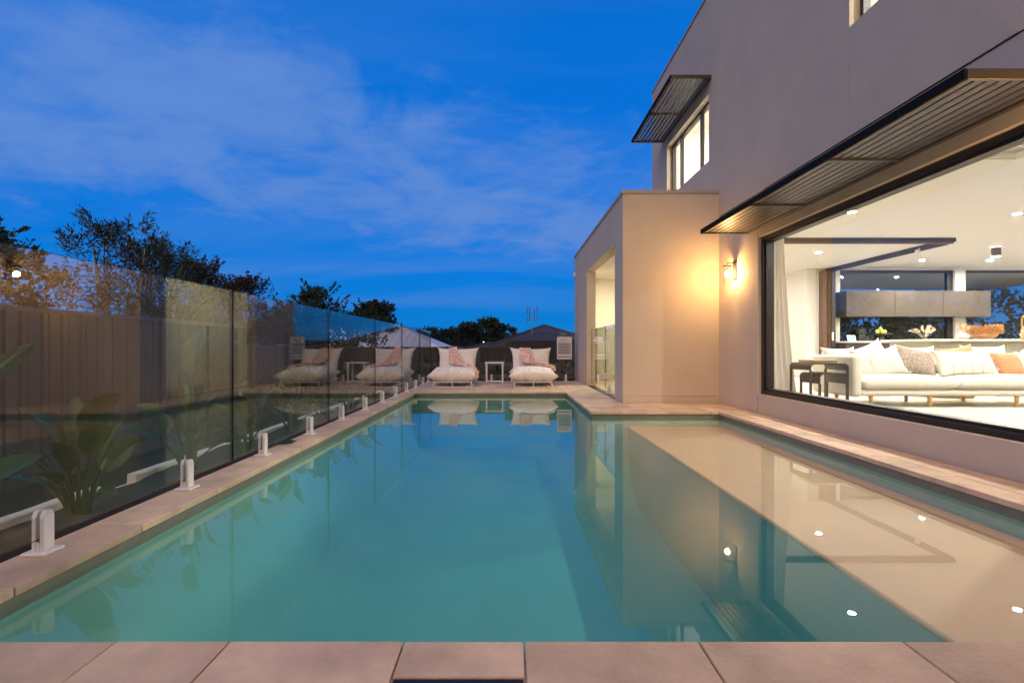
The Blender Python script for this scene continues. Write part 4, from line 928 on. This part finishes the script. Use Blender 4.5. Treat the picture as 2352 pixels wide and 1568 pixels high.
# nesting tables
def nest(label, x0, x1, y0, y1, h, apron):
    t = thing('nesting_table', label, 'side table', ((x0 + x1) / 2, (y0 + y1) / 2, IF), 'nesting side tables'); z = IF + h; r = .06; th = .014
    # bent sheet: top with rounded shoulders running into short aprons
    prof = [(x0, z - apron)] + [(x0 + r - r * math.cos(a), z - r + r * math.sin(a)) for a in [R(15 * k) for k in range(7)]] + [(x1 - r + r * math.sin(a), z - r + r * math.cos(a)) for a in [R(15 * k) for k in range(7)]] + [(x1, z - apron)]
    inn = [(x0 + th, z - apron)] + [(x0 + r - (r - th) * math.cos(a), z - r + (r - th) * math.sin(a)) for a in [R(15 * k) for k in range(7)]] + [(x1 - r + (r - th) * math.sin(a), z - r + (r - th) * math.cos(a)) for a in [R(15 * k) for k in range(7)]] + [(x1 - th, z - apron)]
    n = len(prof); m = MB(); vs = [(x, y, zz) for y in (y0, y1) for x, zz in prof] + [(x, y, zz) for y in (y0, y1) for x, zz in inn]
    fs = []
    for i in range(n - 1): fs += [(i, i + 1, n + i + 1, n + i), (2 * n + i, 3 * n + i, 3 * n + i + 1, 2 * n + i + 1), (i, 2 * n + i, 2 * n + i + 1, i + 1), (n + i, n + i + 1, 3 * n + i + 1, 3 * n + i)]
    fs += [(0, n, 3 * n, 2 * n), (n - 1, 3 * n - 1, 4 * n - 1, 2 * n - 1)]
    m.add(vs, fs).build('top', 'steel_black', t, smooth=True)
    for x in (x0, x1 - .024):
        for y in (y0, y1 - .024): MB().box(x + .0005, x + .0235, y + .0005, y + .0235, IF + .001, z - apron - .0005).build('leg', 'steel_black', t)
nest('taller black metal nesting table carrying a tray beside the sofa arm', 3.74, 4.22, 5.98, 6.42, .56, .09)
nest('lower black metal nesting table tucked under the taller one', 3.80, 4.16, 5.90, 6.30, .44, .13)
tr_ = thing('book', 'brass edged book lying on the taller nesting table', 'book', (3.95, 6.15, IF + .56)); MB().bbox(3.82, 4.10, 6.02, 6.36, IF + .561, IF + .592, .003).build('pages', 'brass', tr_); MB().bbox(3.815, 4.105, 6.015, 6.365, IF + .5925, IF + .597, .001).build('cover', 'print_grey', tr_)
dr = thing('timber_drum', 'round timber drum stool behind the sofa legs', 'stool', (6.75, 7.5, IF)); MB().lathe([(.34, .002), (.36, .02), (.36, .38), (.34, .40), (.0, .40)], 32, (6.75, 7.5, IF)).build('block', 'timber_drum', dr, smooth=True)
rg = thing('rug', 'pale shaggy rug in front of the sofa', 'rug', (6.2, 4.9, IF)); MB().bbox(4.5, 8.2, 3.6, 5.95, IF + .001, IF + .022, .006).build('pile', 'rug', rg)
# kitchen
kb = thing('kitchen_bench', 'dark rear kitchen bench with pale stone top under the windows', 'kitchen bench', (10.5, 11.7, IF))
MB().bbox(7.98, 15.6, 11.36, 11.985, .965, 1.0, .004).build('benchtop', 'stone_top', kb); MB().box(8.0, 15.6, 11.45, 11.98, IF + .1, .964).build('carcass', 'kitchen_dark', kb); MB().box(8.02, 15.6, 11.50, 11.98, IF, IF + .099).build('kickboard', 'black', kb)
xd = [8.0, 8.62, 9.38]
for i in range(2): MB().bbox(xd[i] + .002, xd[i + 1] - .002, 11.43, 11.4495, IF + .105, .955, .002).build('door', 'kitchen_dark', kb)
x = 10.0
while x < 15.5: MB().bbox(x + .002, x + .596, 11.43, 11.4495, IF + .105, .955, .002).build('door', 'kitchen_dark', kb); x += .6
ov = thing('oven', 'stainless oven set into the dark kitchen bench', 'oven', (9.69, 11.43, IF)); MB().bbox(9.39, 9.99, 11.415, 11.4485, .45, .93, .003).build('front', 'steel', ov); MB().box(9.70, 9.97, 11.411, 11.4148, .86, .91).build('display', 'black', ov); MB().tube([(9.45, 11.38, .78), (9.93, 11.38, .78)], .01, 8).build('handle', 'steel', ov); MB().lathe([(.016, 0), (.016, .02)], 12, (0, 0, 0)).xf(Matrix.Translation((9.62, 11.4148, .885)) @ Matrix.Rotation(R(90), 4, 'X')).build('knob', 'steel', ov)
hob = thing('cooktop', 'black cooktop with pot grates on the rear bench', 'cooktop', (9.7, 11.65, 1.0)); MB().bbox(9.3, 10.3, 11.5, 11.85, 1.0005, 1.008, .002).build('plate', 'black', hob)
for i in range(9): MB().box(9.34 + .105 * i, 9.36 + .105 * i, 11.53, 11.82, 1.0085, 1.04).build('grate_bar', 'steel_black', hob); 
for i in range(5): MB().lathe([(.018, 0), (.016, .03)], 10, (9.42 + .19 * i, 11.51, 1.0085)).build('knob', 'steel', hob)
oc = thing('overhead_cupboards', 'row of three dark handleless wall cupboards across the kitchen window', 'cupboard', (9.83, 11.8, 1.59))
MB().box(8.10, 11.56, 11.59, 11.985, 1.592, 2.208).build('carcass', 'kitchen_dark', oc)
for a, b in ((8.10, 9.26), (9.26, 10.42), (10.42, 11.56)): MB().bbox(a + .003, b - .003, 11.57, 11.5895, 1.592, 2.208, .002).build('door', 'kitchen_door', oc)
isl = thing('kitchen_island', 'pale fluted kitchen island with stone top behind the sofa', 'kitchen island', (9.3, 8.9, IF))
MB().bbox(7.28, 11.8, 8.36, 9.45, .96, 1.0, .005).build('benchtop', 'stone_top', isl); MB().box(7.42, 11.7, 8.50, 9.4, IF, .959).build('body', 'sage', isl)
fl_ = MB(); x = 7.42
while x < 11.66:
    fl_.tube([(x + .017, 8.497, IF + .01), (x + .017, 8.497, .955)], .015, 8); x += .036
o = fl_.build('fluted_panel', 'sage', isl, smooth=True); o['kind'] = 'stuff'
tp = thing('kitchen_tap', 'bronze kitchen tap at the right picture edge', 'tap', (9.78, 9.2, 1.0)); MB().tube([(9.78, 9.2, 1.001), (9.78, 9.2, 1.36), (9.76, 9.17, 1.43), (9.72, 9.10, 1.45), (9.69, 9.05, 1.42), (9.68, 9.04, 1.37)], .013, 10).build('spout', 'brass', tp, smooth=True); MB().lathe([(.028, 0), (.026, .03), (.014, .035)], 14, (9.78, 9.2, 1.0005)).build('base', 'brass', tp, smooth=True)
# ruffled bowl
bw = thing('ruffled_bowl', 'terracotta bowl with a frilled coral like rim on the island', 'bowl', (8.60, 8.75, 1.0)); c = (8.60, 8.75, 1.0005)
MB().lathe([(.08, 0), (.11, .006), (.17, .04), (.205, .09), (.21, .16), (.195, .16), (.19, .10), (.10, .02), (.0, .015)], 40, c).build('bowl', 'terracotta', bw, smooth=True)
rb = random.Random(4)
for ring in range(4):
    for i in range(17):
        a = i * 2 * math.pi / 17 + ring * .18; zz = .095 + .036 * ring; ph = rb.uniform(0, 6.28); lf = rb.uniform(.8, 1.25)
        def fr(u, v, a=a, zz=zz, ph=ph, lf=lf):
            t = (u - .5) * .50 * (1 - .1 * v); q = .200 + .055 * v * lf + .016 * math.sin(u * 10 + ph) * v; return (c[0] + q * math.cos(a + t), c[1] + q * math.sin(a + t), c[2] + zz + .040 * v * lf + .026 * math.sin(u * 12.5 + ph * 2) * v)
        m = MB().grid(fr, 10, 3); m.grid(lambda u, v: tuple(Vector(fr(u, v)) + Vector((0, 0, -.005))), 10, 3); m.build('frill', 'terracotta', bw, smooth='all', fixn=False)
def vase(name, label, x, y, z, prof, m, stems, hgt, spread, seed, plume=.02):
    t = thing(name, label, 'vase', (x, y, z)); rr = random.Random(seed); MB().lathe(prof, 24, (x, y, z + .001)).build('vessel', m, t, smooth=True); top = z + prof[-1][1]
    if stems:
        s = MB(); f = MB()
        for i in range(stems):
            az = rr.uniform(0, 6.28); ln = rr.uniform(.2, 1.0) * spread; tip = Vector((x + math.cos(az) * ln, y + math.sin(az) * ln * .6, top + hgt * rr.uniform(.55, 1.0))); b = Vector((x, y, top - .05)); md = (b + tip) / 2 + Vector((0, 0, hgt * .12))
            s.tube([b, md, tip], .0025, 4, False)
            for k in range(26):
                u = rr.uniform(.0, 1.0); p = md.lerp(tip, u); d = ((tip - md).normalized() + Vector((rr.gauss(0, .5), rr.gauss(0, .5), rr.gauss(.1, .4)))).normalized() * plume * rr.uniform(1.2, 2.2); sd = d.cross(Vector((rr.gauss(0, 1), rr.gauss(0, 1), 1))).normalized() * plume * .35
                f.add([p, p + d * .5 + sd, p + d, p + d * .5 - sd], [(0, 1, 2, 3)])
        s.build('stems', 'dried', t); o = f.build('flowers', 'dried', t, fixn=False); o['kind'] = 'stuff'
    return t
vase('flower_vase', 'white bud vase of pale dried flowers left of the ruffled bowl', 8.22, 8.72, 1.0, [(.05, 0), (.085, .03), (.09, .07), (.05, .11), (.035, .12)], 'ceramic', 12, .16, .18, 5, .022)
vase('flower_vase', 'dark grey green foliage in a vase left of the window mullion', 9.95, 11.55, 1.0, [(.05, 0), (.06, .05), (.04, .1)], 'kitchen_dark', 14, .26, .30, 6, .03)
vase('pampas_vase', 'tall vase of pampas plumes at the right picture edge', 7.88, 7.35, .62, [(.06, 0), (.09, .06), (.08, .14), (.04, .2)], 'ceramic', 9, .36, .17, 8, .035)
ct = thing('console_table', 'low console behind the sofa carrying the pampas vase', 'console', (7.88, 7.35, IF)); MB().bbox(7.55, 8.6, 7.18, 7.52, .585, .62, .004).build('top', 'oak', ct)
for x in (7.58, 8.53):
    for y in (7.2, 7.47): MB().box(x, x + .04, y, y + .04, IF + .001, .5845).build('leg', 'oak', ct)
for i, (x, hh, lb) in enumerate(((8.37, .13, 'clear glass bottle just left of the ruffled bowl'), (8.44, .09, 'short clear tumbler tucked against the ruffled bowl'))):
    b_ = MB().lathe([(.03, 0), (.035, .01), (.035, hh * .6), (.015, hh * .85), (.015, hh)], 18, (x, 8.62, 1.0005)).build('glass_bottle', 'lamp_glass', None, smooth=True); tag(b_, lb, 'bottle')
tb = thing('tablet', 'small white tablet propped at the left end of the rear bench', 'tablet', (8.12, 11.5, 1.0)); M = Matrix.Translation((8.17, 11.5, 1.075)) @ Matrix.Rotation(R(-18), 4, 'X'); MB().bbox(-.10, .10, -.006, .006, -.07, .07, .003).xf(M).build('body', 'ceramic', tb); MB().box(-.085, .085, -.0075, -.0062, -.055, .055).xf(M).build('screen', 'screen_blue', tb); MB().box(-.03, .03, .0065, .06, -.068, -.06).xf(M).build('stand', 'ceramic', tb)
for i, (x, hh, lb) in enumerate(((8.48, .30, 'tall clear glass cylinder left of the fruit stand'), (8.56, .30, 'second tall clear glass cylinder left of the fruit stand'), (8.60, .13, 'short clear glass left of the fruit stand'), (8.70, .13, 'short clear glass nearest the fruit stand'))):
    b_ = MB().lathe([(.036, 0), (.038, .004), (.038, hh), (.035, hh), (.035, .008), (.0, .008)], 18, (x, 11.62 - .06 * (i > 1), 1.0005)).build('drinking_glass', 'lamp_glass', None, smooth=True); tag(b_, lb, 'glass', 'glasses on the rear bench')
fs = thing('fruit_stand', 'dark footed dish of yellow pears on the rear bench', 'fruit stand', (8.90, 11.6, 1.0)); MB().lathe([(.08, 0), (.085, .01), (.07, .06), (.06, .15), (.12, .165), (.23, .175), (.23, .185), (.0, .18)], 30, (8.95, 11.6, 1.0005)).build('dish', 'kitchen_dark', fs, smooth=True)
for i, (dx, dy, dz) in enumerate(((-.09, 0, 0), (.0, -.03, 0), (.09, 0, 0), (-.04, .06, 0), (.05, .06, 0), (0, .01, .06))):
    p = thing('pear', ['yellow pear at the left of the fruit stand', 'yellow pear at the front of the fruit stand', 'yellow pear at the right of the fruit stand', 'yellow pear at the back left of the fruit stand', 'yellow pear at the back right of the fruit stand', 'yellow pear on top of the pile'][i], 'pear', (8.95 + dx, 11.6 + dy, 1.187 + dz), 'pears on the fruit stand')
    MB().lathe_at([(.002, 0), (.028, .004), (.042, .028), (.040, .05), (.026, .075), (.017, .092), (.002, .1)], 14, (8.95 + dx, 11.6 + dy, 1.187 + dz), (1, 1, 1)).build('flesh', 'pear', p, smooth=True); MB().tube([(8.95 + dx, 11.6 + dy, 1.284 + dz), (8.957 + dx, 11.6 + dy, 1.31 + dz)], .003, 5).build('stalk', 'bark', p)

for (x, z, lb) in ((-2.14, 1.09, 'lower of two tiny distant lights in the dark trees'), (-1.93, 1.27, 'upper of two tiny distant lights in the dark trees')):
    t = thing('garden_light', lb, 'lamp', (x, 38, GZ), 'distant lights in the trees')
    MB().tube([(x, 38, GZ), (x, 38, z - .03)], .02, 6).build('post', 'bark', t); MB().sphere((x, 38, z), .02, 10, 6).build('lamp', 'street_glow', t)
